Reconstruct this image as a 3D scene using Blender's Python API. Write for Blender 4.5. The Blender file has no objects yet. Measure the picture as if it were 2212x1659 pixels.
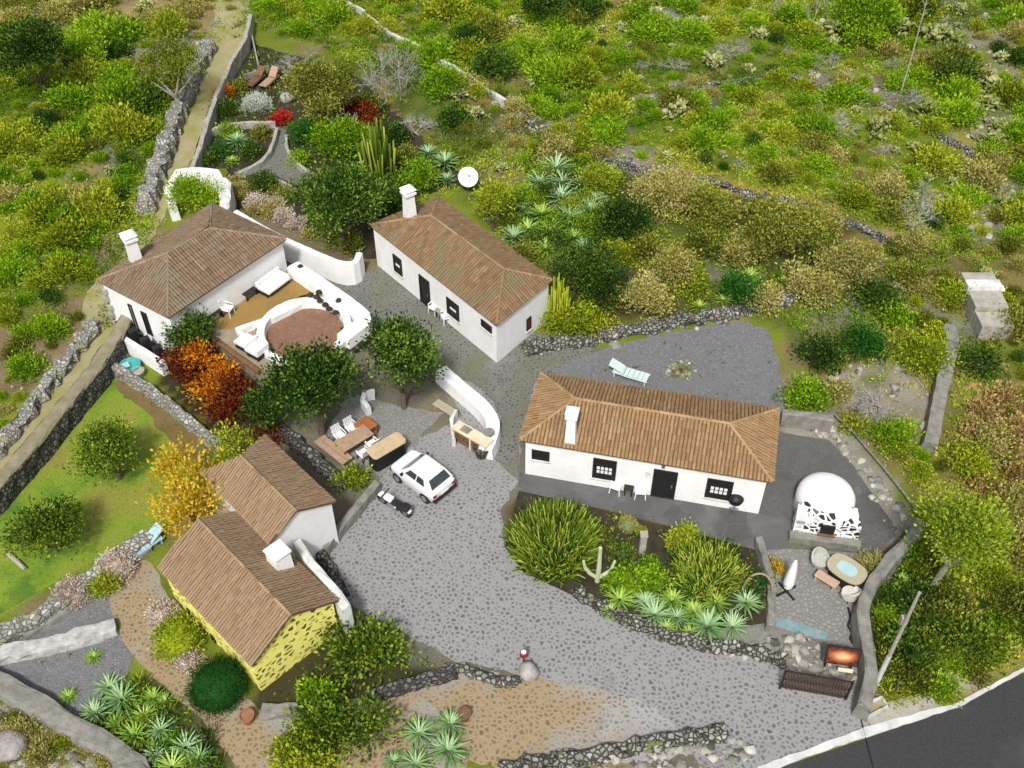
import bpy, math, random
import numpy as np
from mathutils import Vector, Matrix
from mathutils.geometry import tessellate_polygon
R = math.radians
SC = bpy.context.scene
COL = SC.collection
random.seed(7)
RNG = np.random.default_rng(7)

# ------------------------------------------------------------ camera, sky, sun, exposure
CAM_H, F_PX, PITCH = 38.7, 2300.0, R(45)
cp, sp = math.cos(PITCH), math.sin(PITCH)
CAM = np.array([0, -CAM_H / math.tan(PITCH), CAM_H])
cam = bpy.data.objects.new('camera', bpy.data.cameras.new('camera'))
COL.objects.link(cam)
cam.location = CAM
cam.rotation_euler = (R(90) - PITCH, 0, 0)
cam.data.sensor_width = 36
cam.data.lens = 36 * F_PX / 2212
cam.data.clip_end = 2000
SC.camera = cam
TO_SUN = Vector((-0.16, -0.90, 1.25)).normalized()
w = bpy.data.worlds.new('World'); SC.world = w; w.use_nodes = True
nt = w.node_tree
sky = nt.nodes.new('ShaderNodeTexSky'); sky.sky_type = 'NISHITA'; sky.sun_disc = False
sky.sun_elevation = math.asin(TO_SUN.z); sky.sun_rotation = math.atan2(TO_SUN.x, TO_SUN.y)
sky.dust_density = 4; sky.ozone_density = .6
hs = nt.nodes.new('ShaderNodeHueSaturation'); hs.inputs['Saturation'].default_value = .45
nt.links.new(sky.outputs[0], hs.inputs['Color']); nt.links.new(hs.outputs[0], nt.nodes['Background'].inputs[0])
nt.nodes['Background'].inputs[1].default_value = 0.10
sun = bpy.data.objects.new('sun', bpy.data.lights.new('sun', 'SUN')); COL.objects.link(sun)
sun.data.energy = 2.9; sun.data.angle = R(7.0); sun.data.color = (1, 0.97, 0.92)
sun.rotation_euler = (-TO_SUN).to_track_quat('-Z', 'Y').to_euler()
vs = SC.view_settings
vs.view_transform = 'Standard'; vs.look = 'None'; vs.gamma = 1; vs.exposure = 0.30; vs.use_curve_mapping = False

# ------------------------------------------------------------ layout helpers
def G(x, y, z=0.0):
    """plan position (metres) of a point of the survey picture (2212 wide) at height z"""
    u = (x - 1106) / F_PX; v = (829.5 - y) / F_PX
    d = np.array([u, cp + v * sp, -sp + v * cp])
    return CAM + d * ((z - CAM[2]) / d[2])
def V(x, y, z=0.0): return Vector(G(x, y, z))
def M_PX(x, y): # metres per survey unit there
    r = G(x, y) - CAM
    return (r[1] * cp - r[2] * sp) / F_PX
def TOPX(X, Y):
    dep = (Y - CAM[1]) * cp + CAM[2] * sp
    up = (Y - CAM[1]) * sp - CAM[2] * cp
    return 1106 + F_PX * X / dep, 829.5 - F_PX * up / dep
def inpoly(px, py, poly):
    inside = np.zeros(np.shape(px), bool); n = len(poly)
    for i in range(n):
        x0, y0 = poly[i]; x1, y1 = poly[(i + 1) % n]
        if y0 == y1: continue
        c = ((y0 > py) != (y1 > py)) & (px < (x1 - x0) * (py - y0) / (y1 - y0) + x0)
        inside ^= c
    return inside
def polydist(X, Y, poly):
    d = np.full(np.shape(X), 1e9)
    n = len(poly)
    for i in range(n):
        a = np.array(poly[i]); b = np.array(poly[(i + 1) % n]); e = b - a
        t = np.clip(((X - a[0]) * e[0] + (Y - a[1]) * e[1]) / (e @ e + 1e-9), 0, 1)
        d = np.minimum(d, np.hypot(X - a[0] - t * e[0], Y - a[1] - t * e[1]))
    return d
_perm = np.random.default_rng(3).random((64, 64))
def vnoise(x, y):
    xi = np.floor(x).astype(int); yi = np.floor(y).astype(int)
    fx = x - xi; fy = y - yi; fx = fx * fx * (3 - 2 * fx); fy = fy * fy * (3 - 2 * fy)
    p = lambda a, b: _perm[a % 64, b % 64]
    return (p(xi, yi) * (1 - fx) + p(xi + 1, yi) * fx) * (1 - fy) + (p(xi, yi + 1) * (1 - fx) + p(xi + 1, yi + 1) * fx) * fy
def fbm(x, y, o=4):
    s = 0; a = .5
    for k in range(o): s = s + a * vnoise(x * 2 ** k + 17 * k, y * 2 ** k + 31 * k); a *= .5
    return s / .94
COMPOUND = [(-300, 1080), (0, 960), (205, 640), (330, 470), (290, 430), (430, 90), (500, 0), (560, 60), (690, 95), (900, 300), (1010, 400),
            (1190, 600), (1190, 725), (1640, 655), (1710, 740), (1800, 900), (2010, 1150), (1890, 1300), (1900, 1500), (2330, 1330), (2600, 1900), (-300, 1900)]
COMP_W = [tuple(G(*p)[:2]) for p in COMPOUND]
def hill(X, Y):
    X = np.asarray(X, float); Y = np.asarray(Y, float)
    d = polydist(X, Y, COMP_W)
    m = np.where(inpoly(X, Y, COMP_W), 0, np.clip((d - .5) / 3, 0, 1))
    return m * (fbm(X * .12 + 9, Y * .12 + 4) * 1.6 - .45 + .35 * fbm(X * .5, Y * .5) - .15)
def H(x, y): return float(hill(np.array([x]), np.array([y]))[0])
def GH(px, py):  # point on the hillside surface
    p = G(px, py)
    for _ in range(3): p = G(px, py, H(p[0], p[1]))
    return p

# ------------------------------------------------------------ object helpers
def tag(o, label=None, cat=None, group=None, kind=None):
    if label: o['label'] = label
    if cat: o['category'] = cat
    if group: o['group'] = group
    if kind: o['kind'] = kind
    return o
def thing(name, label, cat, loc=(0, 0, 0), rz=0, group=None):
    o = bpy.data.objects.new(name, None); COL.objects.link(o)
    o.location = loc; o.rotation_euler = (0, 0, rz); o.empty_display_size = .2
    return tag(o, label, cat, group)
def dup(o, loc, rz=None, label=None, scale=None, par=None):
    c = o.copy(); COL.objects.link(c)
    if par is None:
        c.location = loc
        if rz is not None: c.rotation_euler = (0, 0, rz)
        if label: c['label'] = label
        if scale is not None: c.scale = scale
    else: c.parent = par
    for ch in list(o.children): dup(ch, None, par=c)
    return c

class MB:
    def __init__(s): s.v = []; s.f = []; s.c = []
    def add(s, vs, fs, tint=.5):
        b = len(s.v); s.v += [tuple(p) for p in vs]
        s.f += [tuple(i + b for i in f) for f in fs]; s.c += [tint] * len(fs); return s
    def box(s, c, size, rz=0, tint=.5, taper=1.0):
        X, Y, Z = size[0] / 2, size[1] / 2, size[2] / 2; ca, sa = math.cos(rz), math.sin(rz); vs = []
        for z in (-Z, Z):
            k = taper if z > 0 else 1
            for x, y in ((-X, -Y), (X, -Y), (X, Y), (-X, Y)):
                vs.append((c[0] + k * (x * ca - y * sa), c[1] + k * (x * sa + y * ca), c[2] + z))
        return s.add(vs, [(3, 2, 1, 0), (4, 5, 6, 7), (0, 1, 5, 4), (1, 2, 6, 5), (2, 3, 7, 6), (3, 0, 4, 7)], tint)
    def obox(s, c, ax, half, tint=.5):  # oriented box: ax = 3 unit vectors
        c = Vector(c); vs = []
        for k in (-1, 1):
            for i, j in ((-1, -1), (1, -1), (1, 1), (-1, 1)):
                vs.append(c + ax[0] * half[0] * i + ax[1] * half[1] * j + ax[2] * half[2] * k)
        return s.add(vs, [(3, 2, 1, 0), (4, 5, 6, 7), (0, 1, 5, 4), (1, 2, 6, 5), (2, 3, 7, 6), (3, 0, 4, 7)], tint)
    def bar(s, a, b, w, h=None, tint=.5):
        a = Vector(a); b = Vector(b); d = b - a; L = d.length
        if L < 1e-6: return s
        d /= L; up = Vector((0, 0, 1)) if abs(d.z) < .95 else Vector((1, 0, 0))
        x = d.cross(up).normalized(); y = x.cross(d)
        return s.obox((a + b) / 2, (x, y, d), (w / 2, (h or w) / 2, L / 2), tint)
    def tube(s, pts, rad, n=6, tint=.5, cap=True):
        pts = [Vector(p) for p in pts]; rings = []
        if not hasattr(rad, '__len__'): rad = [rad] * len(pts)
        for i, p in enumerate(pts):
            d = (pts[min(i + 1, len(pts) - 1)] - pts[max(i - 1, 0)])
            d = d.normalized() if d.length > 1e-9 else Vector((0, 0, 1))
            up = Vector((0, 0, 1)) if abs(d.z) < .9 else Vector((1, 0, 0))
            x = d.cross(up).normalized(); y = x.cross(d)
            rings.append([p + (x * math.cos(2 * math.pi * k / n) + y * math.sin(2 * math.pi * k / n)) * rad[i] for k in range(n)])
        vs = [q for r in rings for q in r]; fs = []
        for i in range(len(pts) - 1):
            for k in range(n):
                a = i * n + k; b = i * n + (k + 1) % n
                fs.append((a, b, b + n, a + n))
        if cap: fs += [tuple(range(n - 1, -1, -1)), tuple(range((len(pts) - 1) * n, len(pts) * n))]
        return s.add(vs, fs, tint)
    def lathe(s, prof, n=24, c=(0, 0, 0), tint=.5):
        vs = []; fs = []
        for r, z in prof:
            for k in range(n):
                a = 2 * math.pi * k / n; vs.append((c[0] + r * math.cos(a), c[1] + r * math.sin(a), c[2] + z))
        for i in range(len(prof) - 1):
            for k in range(n):
                a = i * n + k; b = i * n + (k + 1) % n; fs.append((a, b, b + n, a + n))
        fs += [tuple(range(n - 1, -1, -1)), tuple(range((len(prof) - 1) * n, len(prof) * n))]
        return s.add(vs, fs, tint)
    def prism(s, poly, z0, z1, tint=.5, bottom=True):
        n = len(poly)
        ar = sum(poly[i][0] * poly[(i + 1) % n][1] - poly[(i + 1) % n][0] * poly[i][1] for i in range(n))
        if ar < 0: poly = poly[::-1]
        vs = [(p[0], p[1], z0) for p in poly] + [(p[0], p[1], z1) for p in poly]
        fs = [(i, (i + 1) % n, n + (i + 1) % n, n + i) for i in range(n)]
        for t in tessellate_polygon([[Vector((p[0], p[1], 0)) for p in poly]]):
            a, b, c = t
            cr = (poly[b][0] - poly[a][0]) * (poly[c][1] - poly[a][1]) - (poly[b][1] - poly[a][1]) * (poly[c][0] - poly[a][0])
            if cr < 0: a, c = c, a
            fs.append((n + a, n + b, n + c))
            if bottom: fs.append((c, b, a))
        return s.add(vs, fs, tint)
    def build(s, name, mat, parent=None, smooth=False, local=False, bevel=0, loc=None):
        """local=True: coordinates are already the parent's own; else they are world coordinates"""
        vs = np.array(s.v, float).reshape(-1, 3)
        o = mesh(name, vs, s.f, mat, np.array(s.c), smooth)
        if parent is not None:
            o.parent = parent
            if not local:
                off = np.array(root_loc(parent)); vs = vs - off
                o.data.vertices.foreach_set('co', vs.ravel())
        elif not local:
            lo, hi = vs.min(0), vs.max(0); c = np.array([(lo[0] + hi[0]) / 2, (lo[1] + hi[1]) / 2, lo[2]])
            o.data.vertices.foreach_set('co', (vs - c).ravel()); o.location = c
        if loc is not None: o.location = loc
        if bevel:
            m = o.modifiers.new('bevel', 'BEVEL'); m.width = bevel; m.segments = 2; m.limit_method = 'ANGLE'
        return o
def root_loc(o):
    l = Vector((0, 0, 0))
    while o: l += o.location; o = o.parent
    return l
def mesh(name, vs, fs, mat, tint=None, smooth=False):
    me = bpy.data.meshes.new(name)
    if isinstance(fs, np.ndarray):
        n, k = fs.shape
        me.vertices.add(len(vs)); me.vertices.foreach_set('co', np.asarray(vs, np.float32).ravel())
        me.loops.add(n * k); me.loops.foreach_set('vertex_index', fs.astype(np.int32).ravel())
        me.polygons.add(n); me.polygons.foreach_set('loop_start', np.arange(0, n * k, k, dtype=np.int32))
        me.polygons.foreach_set('loop_total', np.full(n, k, np.int32))
        me.update(calc_edges=True)
    else:
        me.from_pydata([tuple(v) for v in vs], [], fs)
    me.validate()
    if tint is not None and len(me.polygons) == len(tint):
        a = me.attributes.new('tint', 'FLOAT', 'FACE'); a.data.foreach_set('value', np.asarray(tint, np.float32))
    if smooth: me.polygons.foreach_set('use_smooth', np.ones(len(me.polygons), bool))
    me.materials.append(mat)
    o = bpy.data.objects.new(name, me); COL.objects.link(o); return o
def join_arr(parts):  # list of (verts, quads, tint)
    vs = []; fs = []; ts = []; b = 0
    for v, f, t in parts:
        vs.append(v); fs.append(f + b); ts.append(t); b += len(v)
    return np.concatenate(vs), np.concatenate(fs), np.concatenate(ts)

# ------------------------------------------------------------ materials
def newmat(name):
    m = bpy.data.materials.new(name); m.use_nodes = True
    n = m.node_tree.nodes; return m, n, m.node_tree.links, n['Principled BSDF']
def ramp(n, stops):
    r = n.new('ShaderNodeValToRGB'); e = r.color_ramp.elements
    while len(e) < len(stops): e.new(.5)
    for i, (p, c) in enumerate(stops): e[i].position = p; e[i].color = (*c, 1)
    return r
def noise(n, l, scale, detail=4, coord='Object', rough=.6, vec=None):
    t = n.new('ShaderNodeTexNoise'); t.inputs['Scale'].default_value = scale; t.inputs['Detail'].default_value = detail
    t.inputs['Roughness'].default_value = rough
    if vec is None:
        tc = n.new('ShaderNodeTexCoord'); vec = tc.outputs[coord]
    l.new(vec, t.inputs['Vector']); return t
def bump(n, l, b, h, strength=.3, dist=.05):
    k = n.new('ShaderNodeBump'); k.inputs['Strength'].default_value = strength; k.inputs['Distance'].default_value = dist
    l.new(h, k.inputs['Height']); l.new(k.outputs[0], b.inputs['Normal'])
def mixc(n, l, fac, a, b, blend='MIX'):
    m = n.new('ShaderNodeMix'); m.data_type = 'RGBA'; m.blend_type = blend
    if hasattr(fac, 'links'): l.new(fac, m.inputs[0])
    else: m.inputs[0].default_value = fac
    for s, i in ((a, 6), (b, 7)):
        if hasattr(s, 'links'): l.new(s, m.inputs[i])
        else: m.inputs[i].default_value = (*s, 1)
    return m.outputs[2]
def m_plain(name, c, c2=None, scale=3, rough=.75, bmp=0, spec=.3, metal=0, bscale=None):
    m, n, l, b = newmat(name)
    b.inputs['Roughness'].default_value = rough; b.inputs['Specular IOR Level'].default_value = spec; b.inputs['Metallic'].default_value = metal
    if c2 is None: c2 = tuple(x * .85 for x in c)
    t = noise(n, l, scale, 6); r = ramp(n, [(.35, c), (.7, c2)]); l.new(t.outputs['Fac'], r.inputs[0]); l.new(r.outputs[0], b.inputs['Base Color'])
    if bmp:
        t2 = noise(n, l, bscale or scale * 4, 5); bump(n, l, b, t2.outputs['Fac'], bmp)
    return m
def m_leaf(name, dark, mid, light, transl=.16, hue=.5):
    m, n, l, b = newmat(name)
    a = n.new('ShaderNodeAttribute'); a.attribute_name = 'tint'
    r = ramp(n, [(0, dark), (.5, mid), (1, light)])
    oi = n.new('ShaderNodeObjectInfo')
    ad = n.new('ShaderNodeMath'); ad.operation = 'MULTIPLY_ADD'; l.new(oi.outputs['Random'], ad.inputs[0]); ad.inputs[1].default_value = .3
    l.new(a.outputs['Fac'], ad.inputs[2])
    sb = n.new('ShaderNodeMath'); sb.operation = 'SUBTRACT'; l.new(ad.outputs[0], sb.inputs[0]); sb.inputs[1].default_value = .15
    l.new(sb.outputs[0], r.inputs[0]); l.new(r.outputs[0], b.inputs['Base Color'])
    b.inputs['Roughness'].default_value = .75; b.inputs['Specular IOR Level'].default_value = .08
    tr = n.new('ShaderNodeBsdfTranslucent'); l.new(r.outputs[0], tr.inputs['Color'])
    mx = n.new('ShaderNodeMixShader'); mx.inputs[0].default_value = transl
    l.new(b.outputs[0], mx.inputs[1]); l.new(tr.outputs[0], mx.inputs[2]); l.new(mx.outputs[0], n['Material Output'].inputs['Surface'])
    return m
def m_tint(name, stops, rough=.8, bmp=.2, nscale=14, moss=None):
    m, n, l, b = newmat(name)
    a = n.new('ShaderNodeAttribute'); a.attribute_name = 'tint'
    r = ramp(n, stops); l.new(a.outputs['Fac'], r.inputs[0]); c = r.outputs[0]
    t = noise(n, l, nscale, 5)
    c = mixc(n, l, .7, c, mixc(n, l, t.outputs['Fac'], (.5, .48, .46), (1.35, 1.33, 1.3)), 'MULTIPLY')
    if moss:
        t3 = noise(n, l, moss[1], 6); rr = ramp(n, [(moss[2], (0, 0, 0)), (moss[2] + .16, (1, 1, 1))]); l.new(t3.outputs['Fac'], rr.inputs[0])
        c = mixc(n, l, rr.outputs[0], c, moss[0])
    l.new(c, b.inputs['Base Color']); b.inputs['Roughness'].default_value = rough; b.inputs['Specular IOR Level'].default_value = .2
    bump(n, l, b, t.outputs['Fac'], bmp); return m
def m_stones(name, mortar, stones, scale=4, edge=.12, stretch=(1, 1, 1), soft=.12, rough=.85, grass=None, coord='Object', bmp=.6, jit=.3, fade=None):
    """field stones: voronoi cells in several greys with joints between them"""
    m, n, l, b = newmat(name)
    tc = n.new('ShaderNodeTexCoord'); mp = n.new('ShaderNodeMapping'); mp.inputs['Scale'].default_value = stretch
    l.new(tc.outputs[coord], mp.inputs[0])
    nz = noise(n, l, scale * 1.2, 3, vec=mp.outputs[0])
    vv = n.new('ShaderNodeVectorMath'); vv.operation = 'MULTIPLY_ADD'; l.new(nz.outputs['Color'], vv.inputs[0]); vv.inputs[1].default_value = (jit / scale,) * 3
    l.new(mp.outputs[0], vv.inputs[2])
    v = n.new('ShaderNodeTexVoronoi'); v.feature = 'DISTANCE_TO_EDGE'; v.inputs['Scale'].default_value = scale
    v2 = n.new('ShaderNodeTexVoronoi'); v2.inputs['Scale'].default_value = scale
    l.new(vv.outputs[0], v.inputs['Vector']); l.new(vv.outputs[0], v2.inputs['Vector'])
    sep = n.new('ShaderNodeSeparateColor'); l.new(v2.outputs['Color'], sep.inputs[0])
    rs = ramp(n, [(i / max(1, len(stones) - 1), c) for i, c in enumerate(stones)]); l.new(sep.outputs[0], rs.inputs[0])
    t2 = noise(n, l, scale * 5, 4)
    sc = mixc(n, l, .5, rs.outputs[0], mixc(n, l, t2.outputs['Fac'], (.5, .5, .5), (1.15, 1.15, 1.1)), 'MULTIPLY')
    re = ramp(n, [(edge, (0, 0, 0)), (edge + soft, (1, 1, 1))]); l.new(v.outputs['Distance'], re.inputs[0])
    c = mixc(n, l, re.outputs[0], mortar, sc)
    if grass:
        for col, gs, th, wd in grass:
            t3 = noise(n, l, gs, 6); rr = ramp(n, [(th, (0, 0, 0)), (th + wd, (1, 1, 1))]); l.new(t3.outputs['Fac'], rr.inputs[0])
            c = mixc(n, l, rr.outputs[0], c, col)
    if fade:
        vd = n.new('ShaderNodeVectorMath'); vd.operation = 'DOT_PRODUCT'; l.new(tc.outputs['Object'], vd.inputs[0]); vd.inputs[1].default_value = fade[0]
        t4 = noise(n, l, .35, 6); ma = n.new('ShaderNodeMath'); ma.operation = 'MULTIPLY_ADD'; l.new(t4.outputs['Fac'], ma.inputs[0]); ma.inputs[1].default_value = fade[2]; l.new(vd.outputs['Value'], ma.inputs[2])
        rf = ramp(n, [(fade[1], (0, 0, 0)), (fade[1] + .35, (1, 1, 1))]); l.new(ma.outputs[0], rf.inputs[0])
        hs = n.new('ShaderNodeHueSaturation'); hs.inputs['Saturation'].default_value = .08; hs.inputs['Value'].default_value = 1.05; l.new(c, hs.inputs['Color'])
        c = mixc(n, l, rf.outputs[0], c, hs.outputs[0])
    l.new(c, b.inputs['Base Color']); b.inputs['Roughness'].default_value = rough; b.inputs['Specular IOR Level'].default_value = .2
    bump(n, l, b, re.outputs[0], bmp, .03); return m
def m_attr(name, bscale=6, bstr=.5, fine=9):
    m, n, l, b = newmat(name)
    a = n.new('ShaderNodeVertexColor'); a.layer_name = 'Col'
    t = noise(n, l, fine, 6); c = mixc(n, l, .8, a.outputs[0], mixc(n, l, t.outputs['Fac'], (.35, .35, .35), (1.55, 1.55, 1.5)), 'MULTIPLY')
    l.new(c, b.inputs['Base Color']); b.inputs['Roughness'].default_value = .95; b.inputs['Specular IOR Level'].default_value = .1
    t2 = noise(n, l, bscale, 6); bump(n, l, b, t2.outputs['Fac'], bstr, .12); return m

# ------------------------------------------------------------ palette
PLASTER, n_, l_, b_ = newmat('white_plaster')
t_ = noise(n_, l_, 1.1, 6); tc_ = n_.new('ShaderNodeTexCoord'); mp_ = n_.new('ShaderNodeMapping'); mp_.inputs['Scale'].default_value = (5, 5, .5); l_.new(tc_.outputs['Object'], mp_.inputs[0])
t2_ = noise(n_, l_, 1.0, 5, vec=mp_.outputs[0]); r1_ = ramp(n_, [(.35, (.85, .85, .85)), (.72, (.76, .76, .75))]); r2_ = ramp(n_, [(.5, (1, 1, 1)), (.8, (.94, .935, .92))])
l_.new(t_.outputs['Fac'], r1_.inputs[0]); l_.new(t2_.outputs['Fac'], r2_.inputs[0]); l_.new(mixc(n_, l_, 1., r1_.outputs[0], r2_.outputs[0], 'MULTIPLY'), b_.inputs['Base Color'])
b_.inputs['Roughness'].default_value = .85; b_.inputs['Specular IOR Level'].default_value = .2; t3_ = noise(n_, l_, 5, 5); bump(n_, l_, b_, t3_.outputs['Fac'], .35, .04)
PLASTER_OLD = m_plain('stained_plaster', (.74, .74, .72), (.46, .46, .43), 2.2, .85, .3, .2, bscale=9)
WHITE = m_plain('white_plastic', (.82, .82, .82), (.76, .76, .77), 4, .5)
CAR_WHITE = m_plain('car_paint', (.80, .80, .81), (.74, .74, .75), 2, .22, spec=.5)
DARK_WOOD = m_plain('dark_wood', (.018, .013, .010), (.035, .024, .018), 8, .6)
BLACK = m_plain('black_plastic', (.012, .012, .013), (.022, .022, .024), 10, .5)
RUBBER = m_plain('rubber', (.02, .02, .02), (.03, .03, .03), 20, .85)
GLASS = m_plain('dark_glass', (.035, .045, .05), (.05, .06, .06), 3, .12, spec=.6)
CHROME = m_plain('bare_metal', (.6, .6, .6), (.5, .5, .5), 5, .3, metal=.9)
BROWN_WOOD = m_plain('brown_wood', (.20, .115, .055), (.12, .065, .035), 5, .65, .2)
PALE_WOOD = m_plain('weathered_wood', (.42, .29, .19), (.30, .20, .13), 5, .7, .2)
ORANGE_WOOD = m_plain('orange_wood', (.38, .13, .04), (.26, .09, .03), 5, .55, .1)
RATTAN = m_plain('pale_rattan', (.46, .42, .30), (.34, .31, .2), 16, .8, .4)
MINT = m_plain('mint_plastic', (.58, .68, .66), (.5, .6, .58), 4, .5)
SKYBLUE = m_plain('pale_blue_plastic', (.38, .58, .64), (.30, .48, .55), 4, .5)
TEAL = m_plain('teal_plastic', (.05, .33, .32), (.09, .42, .40), 4, .4)
TERRA = m_plain('terracotta', (.32, .15, .085), (.22, .10, .06), 6, .8, .1)
CONCRETE = m_plain('grey_concrete', (.27, .26, .235), (.15, .15, .125), 2.4, .9, .5, .1, bscale=12)
CONCRETE_PALE = m_plain('pale_concrete', (.42, .40, .35), (.26, .255, .21), 2.4, .9, .5, .1, bscale=12)
ROCK = m_plain('pale_rock', (.40, .37, .35), (.22, .21, .2), 3, .95, .8, .1, bscale=9)
BARK = m_plain('bark', (.16, .12, .085), (.09, .07, .05), 9, .95, .6)
PALE_BARK = m_plain('pale_bark', (.42, .39, .33), (.28, .26, .22), 9, .95, .4)
ROOF_ORANGE = m_tint('weathered_roof_tiles', [(0, (0.186, 0.112, 0.051)), (.5, (0.307, 0.191, 0.093)), (1, (0.428, 0.307, 0.172))], .9, .15, 12, moss=((0.242, 0.181, 0.084), 1.1, .54))
ROOF_OLD = m_tint('mossy_roof_tiles', [(0, (0.126, 0.079, 0.042)), (.5, (0.237, 0.149, 0.079)), (1, (0.344, 0.251, 0.153))], .9, .2, 10, moss=((0.186, 0.158, 0.084), .6, .50))
ROOF_GREY = m_tint('lichen_roof_tiles', [(0, (0.121, 0.084, 0.051)), (.5, (0.219, 0.153, 0.098)), (1, (0.326, 0.251, 0.177))], .9, .2, 10, moss=((0.205, 0.177, 0.121), .5, .50))
ROOF_TAN = m_tint('tan_roof_tiles', [(0, (0.214, 0.140, 0.084)), (.5, (0.298, 0.205, 0.126)), (1, (0.381, 0.279, 0.186))], .9, .15, 10, moss=((0.270, 0.214, 0.112), .8, .55))
RIDGE = m_tint('ridge_tiles', [(0, (0.344, 0.246, 0.148)), (1, (0.492, 0.385, 0.262))], .9, .3, 12)
UNDER = m_plain('roof_underlay', (0.144, 0.090, 0.054), (0.108, 0.066, 0.039), 5, .9)
YELLOW_STONE = m_stones('yellow_painted_stone', (.90, .84, .22), [(.06, .05, .025), (.34, .28, .08), (.14, .11, .04), (.55, .48, .12), (.09, .07, .03)], 2.7, .19, (1, 1, 1.5), .05, .85, bmp=1, grass=[((.78, .70, .14), 1.2, .56, .15), ((.50, .44, .16), 2.5, .70, .08)])
WHITE_STONE = m_stones('white_painted_stone', (.80, .80, .80), [(.02, .02, .02), (.03, .03, .03), (.05, .05, .05), (.75, .75, .75), (.8, .8, .8)], 3.0, .10, (1, 1, 1.5), .05, .8)
COBBLE = m_stones('grey_cobbles', (0.270, 0.268, 0.265), [(0.077, 0.077, 0.079), (0.126, 0.126, 0.126), (0.099, 0.099, 0.101), (0.158, 0.158, 0.157)], 4.8, .10, (1, 1, 1), .34, .9, bmp=.7, jit=.45, grass=[((0.270, 0.270, 0.267), .16, .56, .12), ((0.180, 0.180, 0.176), .22, .60, .14), ((0.153, 0.158, 0.090), 1.1, .72, .08), ((0.306, 0.306, 0.306), .8, .72, .08), ((0.126, 0.126, 0.122), 1.6, .75, .05)])
COBBLE_LANE = m_stones('mossy_cobbles', (.165, .168, .15), [(.05, .052, .045), (.10, .103, .088), (.075, .077, .066)], 5, .12, (1, 1, 1), .26, .95, bmp=.6, jit=.5, grass=[((.145, .15, .10), .5, .52, .16), ((.21, .21, .205), .35, .62, .12), ((.11, .11, .09), .9, .66, .1)])
COBBLE_TAN = m_stones('grassy_cobbles', (.31, .235, .14), [(.10, .08, .05), (.17, .135, .085), (.13, .105, .068), (.21, .165, .105)], 4.8, .10, (1, 1, 1), .34, .95, bmp=.7, jit=.45, grass=[((.275, .275, .25), .20, .54, .12), ((.29, .185, .09), .5, .60, .12), ((.20, .205, .085), .8, .66, .1), ((.33, .27, .17), 1.1, .70, .08)])
COBBLE_FADE = m_stones('fading_grassy_cobbles', (.31, .235, .14), [(.10, .08, .05), (.17, .135, .085), (.13, .105, .068), (.21, .165, .105)], 4.8, .10, (1, 1, 1), .34, .95, bmp=.7, jit=.45, grass=[((.275, .275, .25), .20, .54, .12), ((.29, .185, .09), .5, .60, .12), ((.20, .205, .085), .8, .66, .1), ((.33, .27, .17), 1.1, .70, .08)], fade=((.10, .05, 0), .55, 1.1))
DRYSTONE = m_stones('dry_stone', (0.041, 0.041, 0.033), [(0.312, 0.303, 0.271), (0.213, 0.213, 0.180), (0.426, 0.418, 0.377), (0.139, 0.139, 0.115)], 4.6, .05, (1, 1, 1), .14, .95,
                  grass=[((0.164, 0.189, 0.049), 1.3, .62, .08)], bmp=1)
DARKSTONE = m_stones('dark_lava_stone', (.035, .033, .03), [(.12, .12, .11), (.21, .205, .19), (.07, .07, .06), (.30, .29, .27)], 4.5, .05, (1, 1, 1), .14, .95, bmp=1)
RUBBLE_WALL = m_stones('pale_rubble', (.16, .155, .13), [(.42, .41, .38), (.30, .295, .27), (.54, .53, .50), (.26, .26, .24)], 4.6, .04, (1, 1, 1), .16, .95,
                  grass=[((.30, .34, .13), 1.1, .60, .08)], bmp=1)
GRAVEL = m_stones('grey_gravel', (.15, .151, .155), [(.13, .131, .135), (.24, .24, .245), (.185, .186, .19), (.29, .29, .295)], 9, .02, (1, 1, 1), .25, .95, grass=[((.17, .17, .172), .5, .55, .2), ((.16, .155, .10), 1.3, .72, .08)], bmp=.6, jit=.6)
SLAB = m_stones('dark_paving', (0.111, 0.111, 0.111), [(0.094, 0.094, 0.096), (0.120, 0.120, 0.122), (0.139, 0.138, 0.137)], 1.1, .012, (1, 1, 1), .02, .9,
                grass=[((0.152, 0.152, 0.152), .6, .55, .2)], bmp=.2)
SCREED = m_stones('grey_screed', (.105, .105, .10), [(.10, .10, .096), (.155, .155, .148), (.125, .125, .12)], 10, .02, (1, 1, 1), .25, .95, grass=[((.085, .085, .082), .6, .54, .15), ((.17, .17, .16), .9, .64, .12)], bmp=.4, jit=.6)
PATIO_PAVE = m_stones('grey_crazy_paving', (0.194, 0.187, 0.169), [(0.259, 0.259, 0.252), (0.288, 0.288, 0.277), (0.230, 0.230, 0.223)], 5.0, .03, (1, 1, 1), .2, .9, grass=[((0.194, 0.194, 0.137), 1.4, .64, .1)])
OCHRE = m_plain('ochre_floor', (.30, .185, .045), (.22, .15, .06), 1.2, .8, .1)
OCHRE_GREY = m_plain('worn_ochre_floor', (.30, .26, .185), (.23, .19, .12), 1.2, .85, .1)
COURT = m_stones('terracotta_pavers', (.22, .12, .08), [(.235, .13, .085), (.275, .16, .105), (.21, .12, .08)], 3.2, .02, (1, 1, 1), .04, .85, grass=[((.22, .17, .09), .6, .66, .1)])
ASPHALT = m_stones('asphalt', (0.0432, 0.0438, 0.0450), [(0.0360, 0.0366, 0.0378), (0.0696, 0.0702, 0.0720), (0.0528, 0.0534, 0.0546)], 22, .02, (1, 1, 1), .25, .9, grass=[((0.0660, 0.0666, 0.0684), .25, .52, .12), ((0.0384, 0.0390, 0.0402), .5, .62, .1), ((0.1080, 0.1080, 0.1056), 1.5, .74, .04)], bmp=.3, jit=.6)
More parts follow.
